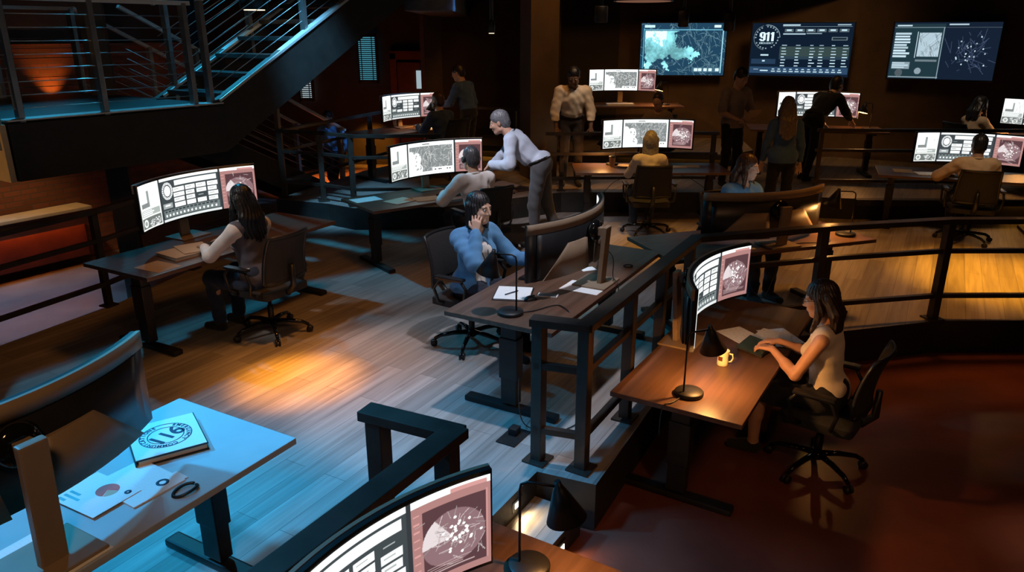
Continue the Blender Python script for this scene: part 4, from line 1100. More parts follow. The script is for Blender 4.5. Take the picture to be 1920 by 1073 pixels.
    if hair == 'long':
        for xx in np.linspace(-0.068, 0.068, 6):
            a = hp(xx, -0.075 + 0.35 * abs(xx), 0.01); b = a + Hm @ V(xx * 0.35, -0.03, 0) + V(0, 0, -L * rg.uniform(0.86, 1.05)); b = b + C @ V(0, -0.055, 0) * (L / 0.3)
            m_ = (a + b) / 2 + C @ V(0, -0.02, 0)
            Hh += [('rc', a, m_, 0.034 * s, 0.036 * s, 0.02), ('rc', m_, b, 0.036 * s, 0.022 * s, 0.02)]
        for q in (-1, 1):
            a = hp(q * 0.070, 0.005, 0.02); m_ = hp(q * 0.083, 0.008, -0.07); b = m_ + V(0, 0, -L * 0.55) + C @ V(q * 0.02, 0.03, 0)
            Hh += [('rc', a, m_, 0.026 * s, 0.028 * s, 0.02), ('rc', m_, b, 0.028 * s, 0.016 * s, 0.02)]
    if hair == 'bob':
        for xx in np.linspace(-0.072, 0.072, 7):
            a = hp(xx, -0.07 + 0.4 * abs(xx), 0.02); b = hp(xx * 1.12, -0.075 + 0.5 * abs(xx), 0) + V(0, 0, -L)
            Hh += [('rc', a, b, 0.034 * s, 0.024 * s, 0.02)]
        for q in (-1, 1): Hh += [('rc', hp(q * 0.072, 0.01, 0.02), hp(q * 0.078, 0.012, 0) + V(0, 0, -L * 0.95), 0.026 * s, 0.020 * s, 0.02)]
    if hair == 'bun': Hh.append(('el', hp(0, -0.10, 0.09), Hm, hv(0.045, 0.045, 0.045), 0.01))
    if Hh:
        pp = [np.array(p[1]) for p in Hh] + [np.array(p[2]) for p in Hh if p[0] == 'rc']
        f = Field(np.min(pp, 0) - 0.15, np.max(pp, 0) + 0.15, rh)
        for p in Hh: f.put(p)
        X = f.grid(); q = [X[i] - hc[i] for i in range(3)]
        lx = Hm[0, 0] * q[0] + Hm[1, 0] * q[1] + Hm[2, 0] * q[2]; ly = Hm[0, 1] * q[0] + Hm[1, 1] * q[1] + Hm[2, 1] * q[2]; lz = Hm[0, 2] * q[0] + Hm[1, 2] * q[1] + Hm[2, 2] * q[2]
        an = np.arctan2(lx, -ly - 0.02)
        f.d = f.d + (0.0028 * np.sin(an * 26 + 3 * np.sin(lz * 22) + 2 * lz) + 0.0016 * np.sin(an * 61 + 5 * np.sin(lz * 17 + 1))).astype(np.float32)
        if hair in ('short', 'bun'): f.d = f.d + (0.002 * np.sin(lx * 190 + 4 * np.sin(ly * 60)) * np.sin(ly * 160)).astype(np.float32)
        fw = 0.064 if hair in ('long', 'bob') else 0.072
        f.put(('el', hp(0, 0.112, -0.040), Hm, hv(fw, 0.088, 0.100), 0.012, '-'))
        if hair in ('short', 'bun'):
            for q_ in (-1, 1): f.put(('el', hp(q_ * 0.085, 0.02, -0.06), Hm, hv(0.04, 0.05, 0.062), 0.01, '-'))
            f.put(('el', hp(0, -0.05, -0.16), Hm, hv(0.10, 0.09, 0.075), 0.01, '-'))
        f.mesh('hair', hair_mat(haircol), t)
    if beard:
        f = Field(hc - 0.2, hc + 0.2, rh)
        for p in Hd[1:5]: f.put(p, 0.006)
        f.put(('el', hp(0, 0.06, 0.03), Hm, hv(0.10, 0.09, 0.085), 0.01, '-')); f.put(('el', hp(0, 0.10, -0.066), Hm, hv(0.022, 0.02, 0.012), 0.006, '-'))
        f.mesh('beard', hair_mat(beard), t)
    if eyes:
        for q in (-1, 1):
            def ef(u, v, q=q):
                a, e = u * 2 * math.pi, (v - 0.5) * math.pi
                return Vector(hp(q * 0.032, 0.0835, 0.002) + Hm @ (V(math.cos(a) * math.cos(e), math.sin(e), math.sin(a) * math.cos(e)) * 0.0118 * s))
            b = MB().quadgrid(ef, 14, 10)
            fwd = Vector(Hm @ V(0, 1, 0)); c0 = Vector(hp(q * 0.032, 0.0835, 0.002))
            for fc in b.bm.faces:
                if (fc.calc_center_median() - c0).normalized().dot(fwd) > 0.86: fc.material_index = 1
            b.build('eye', [M['eye'], M['iris']], t)
        if res < 0.009:
            for q in (-1, 1): MB().tube([hp(q * 0.016, 0.094, 0.021), hp(q * 0.032, 0.0945, 0.026), hp(q * 0.048, 0.084, 0.021)], 0.0028 * s, 6).build('eyebrow', hair_mat(haircol), t)
    t_info = dict(root=t, hp=hp, Hm=Hm, sp=sp, C=C, nb=nb, hands=hands, SL=SL, s=s)
    return t_info

# ------------------------------------------------------------------ workstations
class ST:
    def __init__(s, cx, cy, z0, phi): s.c = Vector((cx, cy, z0)); s.z0 = z0; s.phi = R(phi)
    def w(s, x, y, z=0.0):
        c, k = math.cos(s.phi), math.sin(s.phi)
        return Vector((s.c.x + c * x - k * y, s.c.y + k * x + c * y, s.z0 + z))
DT = 0.73
DG, CG, LGp = 'workstation desks', 'office chairs', 'desk lamps'
S_mid = ST(0.41, 5.40, 0, -119.4); S_blue = ST(-1.865, 2.31, 0, -119.4); S_front = ST(1.495, 4.817, -0.32, 58.7); S_low = ST(-0.30, 1.74, -0.32, 58.7)
S_stair = ST(-2.62, 6.50, 0, 60.6); S_white = ST(-0.85, 8.58, 0, 36.9); S_blonde = ST(1.90, 10.30, 0, 0); S_card = ST(2.18, 6.56, 0, -161.1)
S_tan = ST(5.96, 9.76, 0, -21); S_bald = ST(-1.65, 12.3, 0.3, 50); S_top = ST(2.12, 14.35, 0.5, -3); S_write = ST(4.95, 12.35, 0.3, -12); S_side = ST(7.74, 11.50, 0.3, -75)
def desk(proto, S, label): return place(proto, S.w(0, 0), S.phi, label, DG)
desk(DESK, S_mid, 'dark walnut desk of the seated woman in the blue cardigan, beside the railing corner')
desk(BDESK, S_blue, 'blue lit pale desk with the logo binder and papers on it')
desk(DESK, S_front, 'glossy dark desk in lamp light under the typing woman with glasses')
desk(DESK, S_low, 'dark desk on the lower floor next to the step lights')
desk(DESK, S_stair, 'dark desk below the stair landing with a tan folder on it')
desk(DESK, S_white, 'dark desk of the white shirt man with open folders on it')
desk(DESK, S_blonde, 'dark desk of the blonde woman with the paper cup on it')
desk(DESK, S_card, 'dark desk in front of the brown-haired woman, behind the long railing')
desk(DESK, S_tan, 'dark desk of the tan shirt man with papers on it')
desk(DESK, S_bald, 'dark desk of the bearded man on the rear tier')
desk(DESK, S_top, 'dark desk on the top tier under the weather map wall screen')
desk(DESK, S_write, 'dark desk where the man in black bends to write')
desk(DESK, S_side, 'dark desk of the dark-haired woman at the far end of the tier')

def chair(x, y, z, rz, label): return place(CHAIR, (x, y, z), rz, label, CG)
def chair_at(S, x, y, label, turn=0): p = S.w(x, y); return chair(p.x, p.y, S.z0, S.phi + R(turn), label)
chair_at(S_mid, 0.0, -0.86, 'black office chair under the woman with her hand at her ear')
chair_at(S_front, -0.03, -0.70, 'black office chair under the typing woman in the sleeveless blouse', -6)
chair_at(S_stair, -0.12, -0.66, 'black mesh office chair under the long-haired woman below the stairs')
chair_at(S_white, 0.12, -0.70, 'black office chair under the white shirt man, held by the standing man')
chair_at(S_blonde, -0.13, -0.80, 'black mesh office chair under the blonde woman')
chair_at(S_card, -0.3, -0.72, 'black office chair under the brown-haired woman facing the camera')
chair_at(S_tan, 0.0, -0.70, 'black office chair under the tan shirt man')
chair_at(S_bald, 0.1, -0.70, 'black office chair under the bearded man in the navy shirt')
chair_at(S_side, 0.0, -0.95, 'black office chair under the dark-haired woman at the tier end')
chair(2.33, 12.1, 0.3, R(150), 'black office chair under the woman on the tier below the top desk')

def mon(S, label, kind, seed, x=0.0, y=0.15, zb=0.2, res=(320, 96), m='screen', turn=0, stand=0.155):
    img = desk_display(res[0], res[1], kind, seed)
    return monitor(label, S.w(x, y, DT), S.phi + R(turn), zb, img, None, m=m, stand=stand)
mon(S_stair, 'ultrawide curved monitor below the stair landing showing the dispatch board', 'board', 1, -0.06, 0.28, 0.21, (400, 120))
mon(S_white, 'ultrawide curved monitor with a street map before the white shirt man', 'map', 2, 0.0, 0.17, 0.20, (360, 108))
mon(S_blonde, 'ultrawide curved monitor with a street map before the blonde woman', 'map', 4, -0.05, 0.12, 0.27, (360, 108))
mon(S_front, 'ultrawide curved monitor seen nearly edge on before the typing woman', 'board', 6, -0.06, 0.19, 0.23, (420, 126))
mon(S_low, 'ultrawide curved monitor cut off by the frame on the lowest desk, pink radar panel', 'board', 8, -0.02, 0.27, 0.23, (520, 156), stand=0.085)
mon(S_tan, 'ultrawide curved monitor before the tan shirt man', 'board', 10, -0.02, 0.12, 0.15, (300, 90))
mon(S_top, 'ultrawide curved monitor on the top tier under the weather map screen', 'map', 12, -0.07, 0.12, 0.25, (220, 66))
mon(S_bald, 'ultrawide curved monitor before the bearded man on the rear tier', 'board', 14, 0.0, 0.12, 0.16, (220, 66))
mon(S_write, 'ultrawide curved monitor half hidden by the man bending to write', 'board', 16, -0.02, 0.05, 0.19, (220, 66))
mon(S_side, 'curved monitor cut by the frame at the far end of the tier', 'board', 18, 0.1, 0.33, 0.12, (160, 48))
mon(S_mid, 'curved monitor seen from behind on the cardigan desk, tan top band', 'map', 20, 0.0, 0.15, 0.155, (64, 20))
mon(S_card, 'curved monitor seen from behind before the brown-haired woman', 'map', 22, -0.08, 0.17, 0.07, (64, 20))
mon(S_blue, 'curved monitor seen from behind on the blue lit desk', 'map', 24, 0.0, 0.15, 0.21, (64, 20))

DIM = lamp_proto()
for ch in DIM.children:
    if ch.name.startswith('shade'):
        for g in ch.children:
            if g.name.startswith('bulb'): g.data.materials[0] = M['cream']
def lamp(p, rz, label, on=True, power=9.0, color=(1.0, 0.43, 0.11)):
    o = place(LAMP if on else DIM, p, R(rz), label, LGp)
    if on: 
        light('POINT', (0.149, 0, 0.282), None, power, color, 0.02, name='lamp_light', parent=o)
    return o
lamp((0.07, 2.53, -0.32 + DT), -15, 'black desk lamp with lit cone shade next to the step lights', power=7)
lamp((1.08, 4.09, -0.32 + DT), 22, 'black desk lamp shining on the glossy desk of the typing woman', power=16)
lamp((-0.01, 4.63, DT), 165, 'unlit black desk lamp by the notepad on the cardigan desk', on=False)
lamp((3.08, 6.66, DT), 172, 'black desk lamp at the desk end behind the long railing', power=4.5)
lamp((1.42, 10.55, DT), 185, 'lit desk lamp beside the paper cup on the blonde woman\'s desk', power=9)
lamp((2.85, 14.2, 0.5 + DT), 200, 'lit desk lamp on the top tier under the weather map screen', power=9)
lamp((5.72, 12.15, 0.3 + DT), 200, 'lit desk lamp over the hand of the man writing', power=9)
lamp((-1.18, 12.45, 0.3 + DT), 190, 'lit desk lamp behind the bearded man\'s monitor', power=8)
lamp(S_side.w(0.35, -0.1, DT), 190, 'added desk lamp that lights the dark-haired woman at the far tier end', power=10)  # lamp added only to light the seated woman

# ------------------------------------------------------------------ wall screens
def wall_screen(label, p, q, z0, z1, img, m):
    p, q = Vector((*p, 0)), Vector((*q, 0)); d = q - p; W = d.length
    t = thing('wall_screen', label, 'screen', (p.x, p.y, z0), math.atan2(d.y, d.x), 'wall screens')
    H = z1 - z0
    MB().box((W / 2, 0.035, H / 2), (W + 0.05, 0.06, H + 0.05), None, 0.006).build('frame', M['plastic'], t)
    MB().box((W / 2, 0.10, H / 2), (W * 0.4, 0.10, H * 0.4)).build('wall_bracket', M['black'], t)
    show_mesh('screen', img, lambda U, Vv: np.stack([W * U, np.full_like(U, 0.002), H * Vv], -1), M[m], t)
wall_screen('wall screen with the cyan weather map', (2.47, 15.0), (4.06, 14.86), 1.73, 2.68, tv_map(256, 146), 'screen')
wall_screen('wall screen with the round 911 logo and tables', (4.39, 14.36), (5.92, 13.62), 1.76, 2.67, tv_board(320, 180), 'screen')
wall_screen('wall screen split into documents and a dark radar view', (6.52, 13.42), (7.86, 12.62), 1.76, 2.67, tv_pair(300, 170), 'screen')

# ------------------------------------------------------------------ pendant lamps
def pendant(label, x, y, z, r, h, kind):
    t = thing('pendant_lamp', label, 'lamp', (x, y, z), 0, 'hanging lamps')
    if kind == 'dome':
        MB().lathe([(0.03, h), (r * 0.35, h * 0.9), (r * 0.75, h * 0.5), (r, 0.0), (r * 0.98, 0.0), (r * 0.72, h * 0.46), (0.03, h * 0.86)], (0, 0, 0), 28, None, False).build('shade', M['black'], t)
        MB().lathe([(0.01, -0.004), (r * 0.9, -0.004), (r * 0.9, 0.012), (0.01, 0.012)], (0, 0, 0), 28).build('diffuser', M['rimglow'], t)
    else:
        MB().lathe([(r * 0.9, 0), (r, 0.004), (r, h - 0.01), (r * 0.9, h), (0.01, h)], (0, 0, 0), 20).build('shade', M['black'], t)
        MB().lathe([(0.003, -0.006), (r * 0.75, -0.006), (r * 0.75, 0.004), (0.003, 0.004)], (0, 0, 0), 20).build('diffuser', M['pendglow' if kind == 'lit' else 'black'], t)
    MB().tube([(0, 0, h), (0, 0, 5.6 - z)], 0.012 if kind == 'dome' else 0.022, 8).build('stem', M['black'], t)
pendant('hanging lamp with a lit rim, beside the stair railing', -3.15, 9.7, 2.77, 0.165, 0.20, 'lit')
pendant('small lit cylinder lamp hanging before the dark wall', -0.25, 9.6, 2.50, 0.043, 0.14, 'lit')
pendant('dark cylinder lamp hanging beside the brown column', 1.15, 10.2, 2.63, 0.085, 0.20, 'dark')
pendant('wide dome lamp hanging at the top of the room', 1.75, 10.6, 2.90, 0.40, 0.18, 'dome')
pendant('dark cylinder lamp hanging before the map side of the weather screen', 2.28, 10.5, 2.58, 0.07, 0.20, 'dark')
pendant('dark cylinder lamp hanging before the corner of the weather screen', 2.92, 10.6, 2.53, 0.075, 0.22, 'dark')
pendant('lit lamp hanging beyond the split wall screen', 7.55, 11.2, 2.52, 0.14, 0.16, 'lit')
pendant('amber pendant lamp over the empty floor by the long railing', 5.35, 7.6, 4.3, 0.2, 0.25, 'dome')

# ------------------------------------------------------------------ things on the desks
# blue desk
b = S_blue
t = thing('logo_binder', 'thick white binder with the round 911 logo on the blue lit desk', 'binder', (-1.575, 2.985, DT), R(33))
MB().box((0, 0, 0.004), (0.30, 0.335, 0.006), None, 0.002).box((-0.147, 0, 0.018), (0.006, 0.335, 0.03)).box((0, 0, 0.033), (0.30, 0.335, 0.005), None, 0.002).build('cover', M['black'], t)
MB().box((0.004, 0, 0.018), (0.28, 0.32, 0.024)).build('pages', M['kraft'], t)
MB().box((0, 0, 0.0362), (0.290, 0.325, 0.0016)).build('cover_sheet', M['plain'], t)
def text_mesh(s, size):
    cu = bpy.data.curves.new('logo_text', 'FONT'); cu.body = s; cu.size = size; cu.align_x = 'CENTER'; cu.align_y = 'CENTER'; cu.extrude = 0.0006; cu.space_character = 0.92; cu.offset = size * 0.018
    o = bpy.data.objects.new('logo_text', cu); COL.objects.link(o)
    bpy.context.view_layer.update()
    me = bpy.data.meshes.new_from_object(o.evaluated_get(bpy.context.evaluated_depsgraph_get()))
    bpy.data.objects.remove(o); return me
def logo(parent, x, y, z, r, rz, ring='EMERGENCY COMMUNICATIONS'):
    me = text_mesh('911', r * 1.05); bm = bmesh.new(); bm.from_mesh(me)
    n = len(ring)
    for k, ch in enumerate(ring):
        if ch == ' ': continue
        m2 = text_mesh(ch, r * 0.24); b2 = bmesh.new(); b2.from_mesh(m2)
        a = R(205 - 320 * k / n); mtx = Matrix.Translation((0.86 * r * math.cos(a), 0.86 * r * math.sin(a), 0)) @ Matrix.Rotation(a - math.pi / 2, 4, 'Z')
        bmesh.ops.transform(b2, matrix=mtx, verts=b2.verts[:]); b2.to_mesh(m2); b2.free(); bm.from_mesh(m2)
    for q in (1.0, 0.70):
        seg = 56
        for k in range(seg):
            a0, a1 = 2 * math.pi * k / seg, 2 * math.pi * (k + 1) / seg
            vs_ = [bm.verts.new((rr * math.cos(a), rr * math.sin(a), 0.0006)) for rr, a in ((q * r, a0), (q * r, a1), ((q - 0.035) * r, a1), ((q - 0.035) * r, a0))]
            bm.faces.new(vs_)
    out = bpy.data.meshes.new('printed_logo'); bm.to_mesh(out); bm.free(); out.materials.append(M['ink'])
    o = bpy.data.objects.new('printed_logo', out); COL.objects.link(o); o.parent = parent; o.location = (x, y, z); o.rotation_euler = (0, 0, R(rz)); return o
logo(t, 0.0, 0.0, 0.0378, 0.112, 214)
f = thing('paper_folder', 'pale grey folder with a small round stamp on the blue lit desk', 'folder', (-1.55, 2.66, DT), R(-32))
MB().box((0, 0, 0.004), (0.30, 0.23, 0.007), None, 0.002).box((0.10, 0.12, 0.004), (0.08, 0.03, 0.003)).build('cover', M['plain'], f)
MB().lathe([(0.026, 0.0075), (0.026, 0.0085), (0.014, 0.0085), (0.014, 0.0075)], (0.09, 0.05, 0), 24, None, False).build('stamp', M['ink'], f)
c_ = thing('chart_sheet', 'white sheet with a red pie chart and teal bars on the blue desk', 'paper', (-1.68, 2.57, DT + 0.0085), R(-28))
MB().box((0, 0, 0.001), (0.28, 0.21, 0.002)).build('sheet', M['plain'], c_)
def pie(r, a0, a1, x, y):
    bmx = MB(); vs_ = [bmx.bm.verts.new((x, y, 0.0026))] + [bmx.bm.verts.new((x + r * math.cos(R(a)), y + r * math.sin(R(a)), 0.0026)) for a in np.linspace(a0, a1, 20)]
    bmx.bm.faces.new(vs_); return bmx
pie(0.045, 20, 300, 0.02, 0.04).build('pie_chart', M['redink'], c_); pie(0.045, 302, 378, 0.022, 0.04).build('pie_slice', M['kraft'], c_)
MB().box((-0.06, -0.06, 0.0024), (0.09, 0.012, 0.001)).box((-0.075, -0.035, 0.0024), (0.06, 0.012, 0.001)).box((-0.085, -0.085, 0.0024), (0.04, 0.012, 0.001)).build('bar_chart', M['tealink'], c_)
MB().lathe([(0.014, 0.002), (0.014, 0.003), (0.004, 0.003)], (0.105, 0.07, 0), 20, None, False).build('stamp', M['ink'], c_)
sheet('bright blank sheet beside the monitor stand on the blue desk', (-1.66, 2.22, DT), R(-28), (0.34, 0.26), 'plain', group='sheets on the blue desk')
sheet('blank sheet at the frame edge on the blue desk', (-2.05, 2.08, DT), R(-10), (0.34, 0.28), 'plain', group='sheets on the blue desk')
ring = MB(); pts = [(0.05 * math.cos(a), 0.032 * math.sin(a), 0.008 + 0.006 * math.sin(a * 1.5)) for a in np.linspace(0.4, 6.4, 30)]
tag(ring.tube(pts, 0.007, 8).build('cable_loop', M['plastic'], None, (-1.33, 2.60, DT), R(50)), 'dark coiled cable loop by the edge of the blue desk', 'cable')
MB_ = MB().box((0, 0, -0.028), (0.16, 0.10, 0.055), None, 0.006).build('control_box', M['plastic'], None, S_blue.w(0.2, 0.36, 0.70), S_blue.phi); tag(MB_, 'black control box under the edge of the blue lit desk', 'control box')
# cardigan desk
n_ = thing('notepad', 'white notepad with a pen, by the unlit lamp', 'notepad', (0.01, 5.02, DT), R(-8))
MB().box((0, 0, 0.006), (0.25, 0.27, 0.012), None, 0.002).build('page_block', M['plain'], n_)
MB().box((0, 0, 0.002), (0.27, 0.29, 0.003), None, 0.001).build('backing_board', M['black'], n_)
tag(MB().tube([(-0.06, 0.0, 0), (0.06, 0.015, 0), (0.068, 0.016, 0)], [0.0045, 0.0045, 0.001], 8).build('pen', M['ink'], None, (0.0, 5.0, DT + 0.0175), R(35)), 'dark pen lying on the white notepad', 'pen')
ph = thing('mobile_phone', 'white mobile phone between the notepad and the paper sheet', 'phone', (0.255, 4.985, DT), R(-14))
MB().box((0, 0, 0.0045), (0.145, 0.072, 0.008), None, 0.003).build('case', M['white'], ph); MB().box((0, 0, 0.0088), (0.128, 0.066, 0.0006)).build('glass', M['steel'], ph)
mouse('black computer mouse beside the notepad', (0.13, 4.90, DT), R(-60))
sheet('white sheet under the rear of the monitor on the cardigan desk', (0.53, 5.17, DT), R(-30), (0.30, 0.23), 'plain')
ring = MB().tube([(0.035 * math.cos(a), 0.03 * math.sin(a), 0.006) for a in np.linspace(0, 6.1, 20)], 0.005, 6).build('cable_loop', M['plastic'], None, (0.93, 5.69, DT), 0.0); tag(ring, 'small black cable ring on the bare end of the cardigan desk', 'cable')
MB_ = sheet('small card by the monitor stand, half hidden', (0.60, 5.62, DT), R(20), (0.12, 0.09), 'plain')
keyboard('black keyboard in front of the cardigan woman', S_mid.w(0.0, -0.22, DT), S_mid.phi)
cable('lamp cable trailing over the cardigan desk to the railing', [(0.06, 4.64, DT + 0.006), (0.16, 4.68, DT + 0.006), (0.24, 4.74, DT + 0.008), (0.32, 4.78, DT + 0.006), (0.38, 4.66, DT + 0.006), (0.42, 4.62, DT - 0.06)])
cable('monitor cable looping behind the tan stand of the cardigan desk', [S_mid.w(-0.05, 0.2, DT + 0.3), S_mid.w(-0.1, 0.33, DT + 0.2), S_mid.w(-0.06, 0.36, DT + 0.05), S_mid.w(-0.02, 0.42, DT + 0.006), S_mid.w(0.0, 0.43, DT - 0.15)])
cable('power cable hanging at the near leg of the cardigan desk', [S_mid.w(0.92, 0.1, 0.30), S_mid.w(1.02, 0.16, 0.12), S_mid.w(1.05, 0.24, 0.03), S_mid.w(1.0, 0.42, 0.012), S_mid.w(0.8, 0.5, 0.008)])
bx = thing('floor_socket', 'black floor socket box at the foot of the cardigan desk', 'socket', (0.01, 4.28, 0), R(60))
MB().box((0, 0, 0.006), (0.22, 0.14, 0.01), None, 0.003).build('plate', M['black'], bx); MB().box((0.03, 0.01, 0.035), (0.07, 0.06, 0.05), None, 0.008).build('plug', M['plastic'], bx)
# typing woman's desk
zf = -0.32 + DT
sheet('printed page lying beside the screen of the typing woman', (1.67, 5.02, zf), R(24), (0.22, 0.29))
sheet('printed page at the top of the loose stack by the typing woman', (1.90, 4.95, zf + 0.0045), R(-14), (0.22, 0.29), group='loose pages')
sheet('printed page under the loose stack by the typing woman', (1.95, 5.00, zf), R(12), (0.22, 0.29), group='loose pages')
sheet('tilted printed page in the loose stack by the typing woman', (1.87, 4.98, zf + 0.002), R(-40), (0.22, 0.29), group='loose pages')
tb = thing('tablet', 'dark tablet under the hands of the typing woman', 'tablet', (1.70, 4.78, zf), R(52))
q = Matrix.Rotation(R(8), 3, 'X')
MB().box((0, 0, 0.022), (0.27, 0.19, 0.009), q, 0.003).build('case', M['plastic'], tb); MB().box((0, 0, 0.0273), (0.25, 0.17, 0.0012), q).build('glass', M['tablet'], tb)
MB().box((0, 0.085, 0.014), (0.20, 0.012, 0.026), None, 0.003).build('stand_foot', M['plastic'], tb)
mg = thing('coffee_mug', 'cream mug with a small dark emblem glowing under the lamp', 'mug', (1.40, 4.52, zf), R(160))
MB().lathe([(0.034, 0.0), (0.038, 0.004), (0.037, 0.03), (0.034, 0.055), (0.040, 0.10), (0.042, 0.104), (0.037, 0.102), (0.031, 0.06), (0.032, 0.01), (0.004, 0.008)], (0, 0, 0), 28).build('cup', M['cream'], mg)
MB().tube([(-0.034, 0, 0.085), (-0.058, 0, 0.082), (-0.064, 0, 0.055), (-0.054, 0, 0.03), (-0.036, 0, 0.026)], 0.0055, 8).build('handle', M['cream'], mg)
eb = MB(); eb.quadgrid(lambda u, v: Vector((0.0368 * math.cos(R(40 + 50 * u)), 0.0368 * math.sin(R(40 + 50 * u)), 0.038 + 0.03 * v)), 8, 4).build('emblem', M['redwood'], mg)
cable('lamp cable running over the edge of the glossy desk', [(1.02, 4.04, zf + 0.006), (0.95, 3.97, zf + 0.006), (0.90, 3.945, zf + 0.004), (0.88, 3.92, zf - 0.05), (0.88, 3.93, zf - 0.2)])
# stair desk
sheet('tan folder lying open near the hand of the woman below the stairs', (-2.72, 6.12, DT + 0.03), R(40), (0.24, 0.30), 'kraft', 0.006, 'paper_folder', 'folder')
bo = thing('manual', 'thick closed manual under the tan folder', 'book', (-2.80, 6.0, DT), R(55))
MB().box((0, 0, 0.014), (0.22, 0.29, 0.022), None, 0.002).build('page_block', M['paper'], bo); MB().box((0, 0, 0.002), (0.23, 0.30, 0.003)).box((0, 0, 0.027), (0.23, 0.30, 0.003)).build('cover', M['kraft'], bo)
sheet('loose page at the desk edge below the stairs', (-2.83, 5.68, DT), R(62), (0.22, 0.30), 'kraft')
mouse('black computer mouse by the hand of the woman below the stairs', S_stair.w(0.08, -0.18, DT), S_stair.phi)
keyboard('black keyboard below the stair desk monitor', S_stair.w(-0.16, -0.12, DT), S_stair.phi)
# white shirt desk
sheet('tan folder lying open on the white shirt man\'s desk', S_white.w(-0.58, -0.12, DT), S_white.phi + R(14), (0.30, 0.24), 'kraft', 0.006, 'paper_folder', 'folder', 'tan folders')
sheet('second tan folder beside the open one on the white shirt man\'s desk', S_white.w(-0.28, -0.20, DT), S_white.phi - R(10), (0.30, 0.22), 'kraft', 0.005, 'paper_folder', 'folder', 'tan folders')
sheet('pale sheet at the corner of the white shirt man\'s desk', S_white.w(-0.85, 0.18, DT), S_white.phi, (0.32, 0.22), 'plain')
keyboard('black keyboard before the white shirt man', S_white.w(0.1, -0.2, DT), S_white.phi)
# blonde desk
cu = thing('paper_cup', 'brown paper cup on the blonde woman\'s desk', 'cup', S_blonde.w(-0.50, 0.1, DT))
MB().lathe([(0.033, 0), (0.034, 0.004), (0.047, 0.13), (0.049, 0.133)], (0, 0, 0), 22).build('cup', M['tortoise'], cu); MB().lathe([(0.049, 0.13), (0.05, 0.142), (0.044, 0.148), (0.01, 0.148)], (0, 0, 0), 22).build('lid', M['plastic'], cu)
pl = tag(MB().lathe([(0.04, 0.0), (0.09, 0.012), (0.10, 0.02), (0.096, 0.021), (0.05, 0.01), (0.004, 0.009)], (0, 0, 0), 26).build('plate', M['cream'], None, S_blonde.w(-0.33, 0.08, DT)), 'pale plate between the paper cup and the blonde woman', 'plate')
sheet('white booklet on the blonde woman\'s desk beside her chair', S_blonde.w(0.42, 0.06, DT), 0.1, (0.20, 0.16), 'plain', 0.012, 'booklet', 'booklet', 'booklets')
sheet('pale booklet next to the white one on the blonde woman\'s desk', S_blonde.w(0.62, 0.12, DT), -0.1, (0.20, 0.15), 'plain', 0.012, 'booklet', 'booklet', 'booklets')
cable('cable sagging under the blonde woman\'s desk', [S_blonde.w(-0.85, 0.1, 0.6), S_blonde.w(-0.7, 0.12, 0.28), S_blonde.w(-0.45, 0.1, 0.52), S_blonde.w(-0.1, 0.08, 0.63)])
cable('cable drooping under the bare end of the blonde woman\'s desk', [S_blonde.w(0.35, 0.0, 0.66), S_blonde.w(0.62, 0.02, 0.56), S_blonde.w(0.85, 0.02, 0.40)])
# cardigan-facing desk behind the long railing
cable('lamp cable curling on the desk behind the long railing', [S_card.w(-0.72, 0.05, DT + 0.006), S_card.w(-0.62, 0.3, DT + 0.006), S_card.w(-0.5, 0.36, DT + 0.006), S_card.w(-0.3, 0.30, DT + 0.006), S_card.w(-0.1, 0.36, DT + 0.006)])
cable('cables dropping from the desk behind the long railing', [S_card.w(0.2, 0.3, 0.66), S_card.w(0.25, 0.36, 0.45), S_card.w(0.12, 0.4, 0.3), S_card.w(0.0, 0.38, 0.5)])
sheet('white card behind the monitor of the brown-haired woman', S_card.w(0.28, 0.25, DT), S_card.phi, (0.2, 0.14), 'plain')
# tan shirt desk and rear desks
sheet('open booklet before the tan shirt man', S_tan.w(-0.42, -0.12, DT), S_tan.phi + 0.2, (0.34, 0.24), 'paper', 0.012, 'booklet', 'booklet')
sheet('flat page at the end of the tan shirt man\'s desk', S_tan.w(-0.72, 0.05, DT), S_tan.phi, (0.24, 0.3), 'paper')
keyboard('black keyboard before the tan shirt man', S_tan.w(0.0, -0.2, DT), S_tan.phi)
sheet('pale page under the writing hand in lamp light', S_write.w(0.62, -0.14, DT), S_write.phi, (0.26, 0.3), 'plain')
sheet('white page on the top tier desk', S_top.w(-0.1, -0.15, DT), 0, (0.5, 0.24), 'plain', 0.03, 'paper_block', 'paper')
bb = tag(MB().lathe([(0.03, 0), (0.034, 0.1), (0.03, 0.16), (0.012, 0.19), (0.012, 0.22)], (0, 0, 0), 18).build('bottle', M['white'], None, S_bald.w(-0.05, 0.32, DT)), 'pale bottle behind the bearded man\'s monitor', 'bottle')
sheet('white page on the bearded man\'s desk', S_bald.w(0.2, -0.15, DT), S_bald.phi, (0.2, 0.26), 'plain')

# ------------------------------------------------------------------ the people
SK1, SK2, SK3, SK4 = (0.55, 0.33, 0.23), (0.46, 0.27, 0.175), (0.16, 0.085, 0.055), (0.62, 0.40, 0.29)
def seat(S, x, y): p = S.w(x, y); return (p.x, p.y, p.z)
yw = lambda S, t=0: S.phi + R(t)
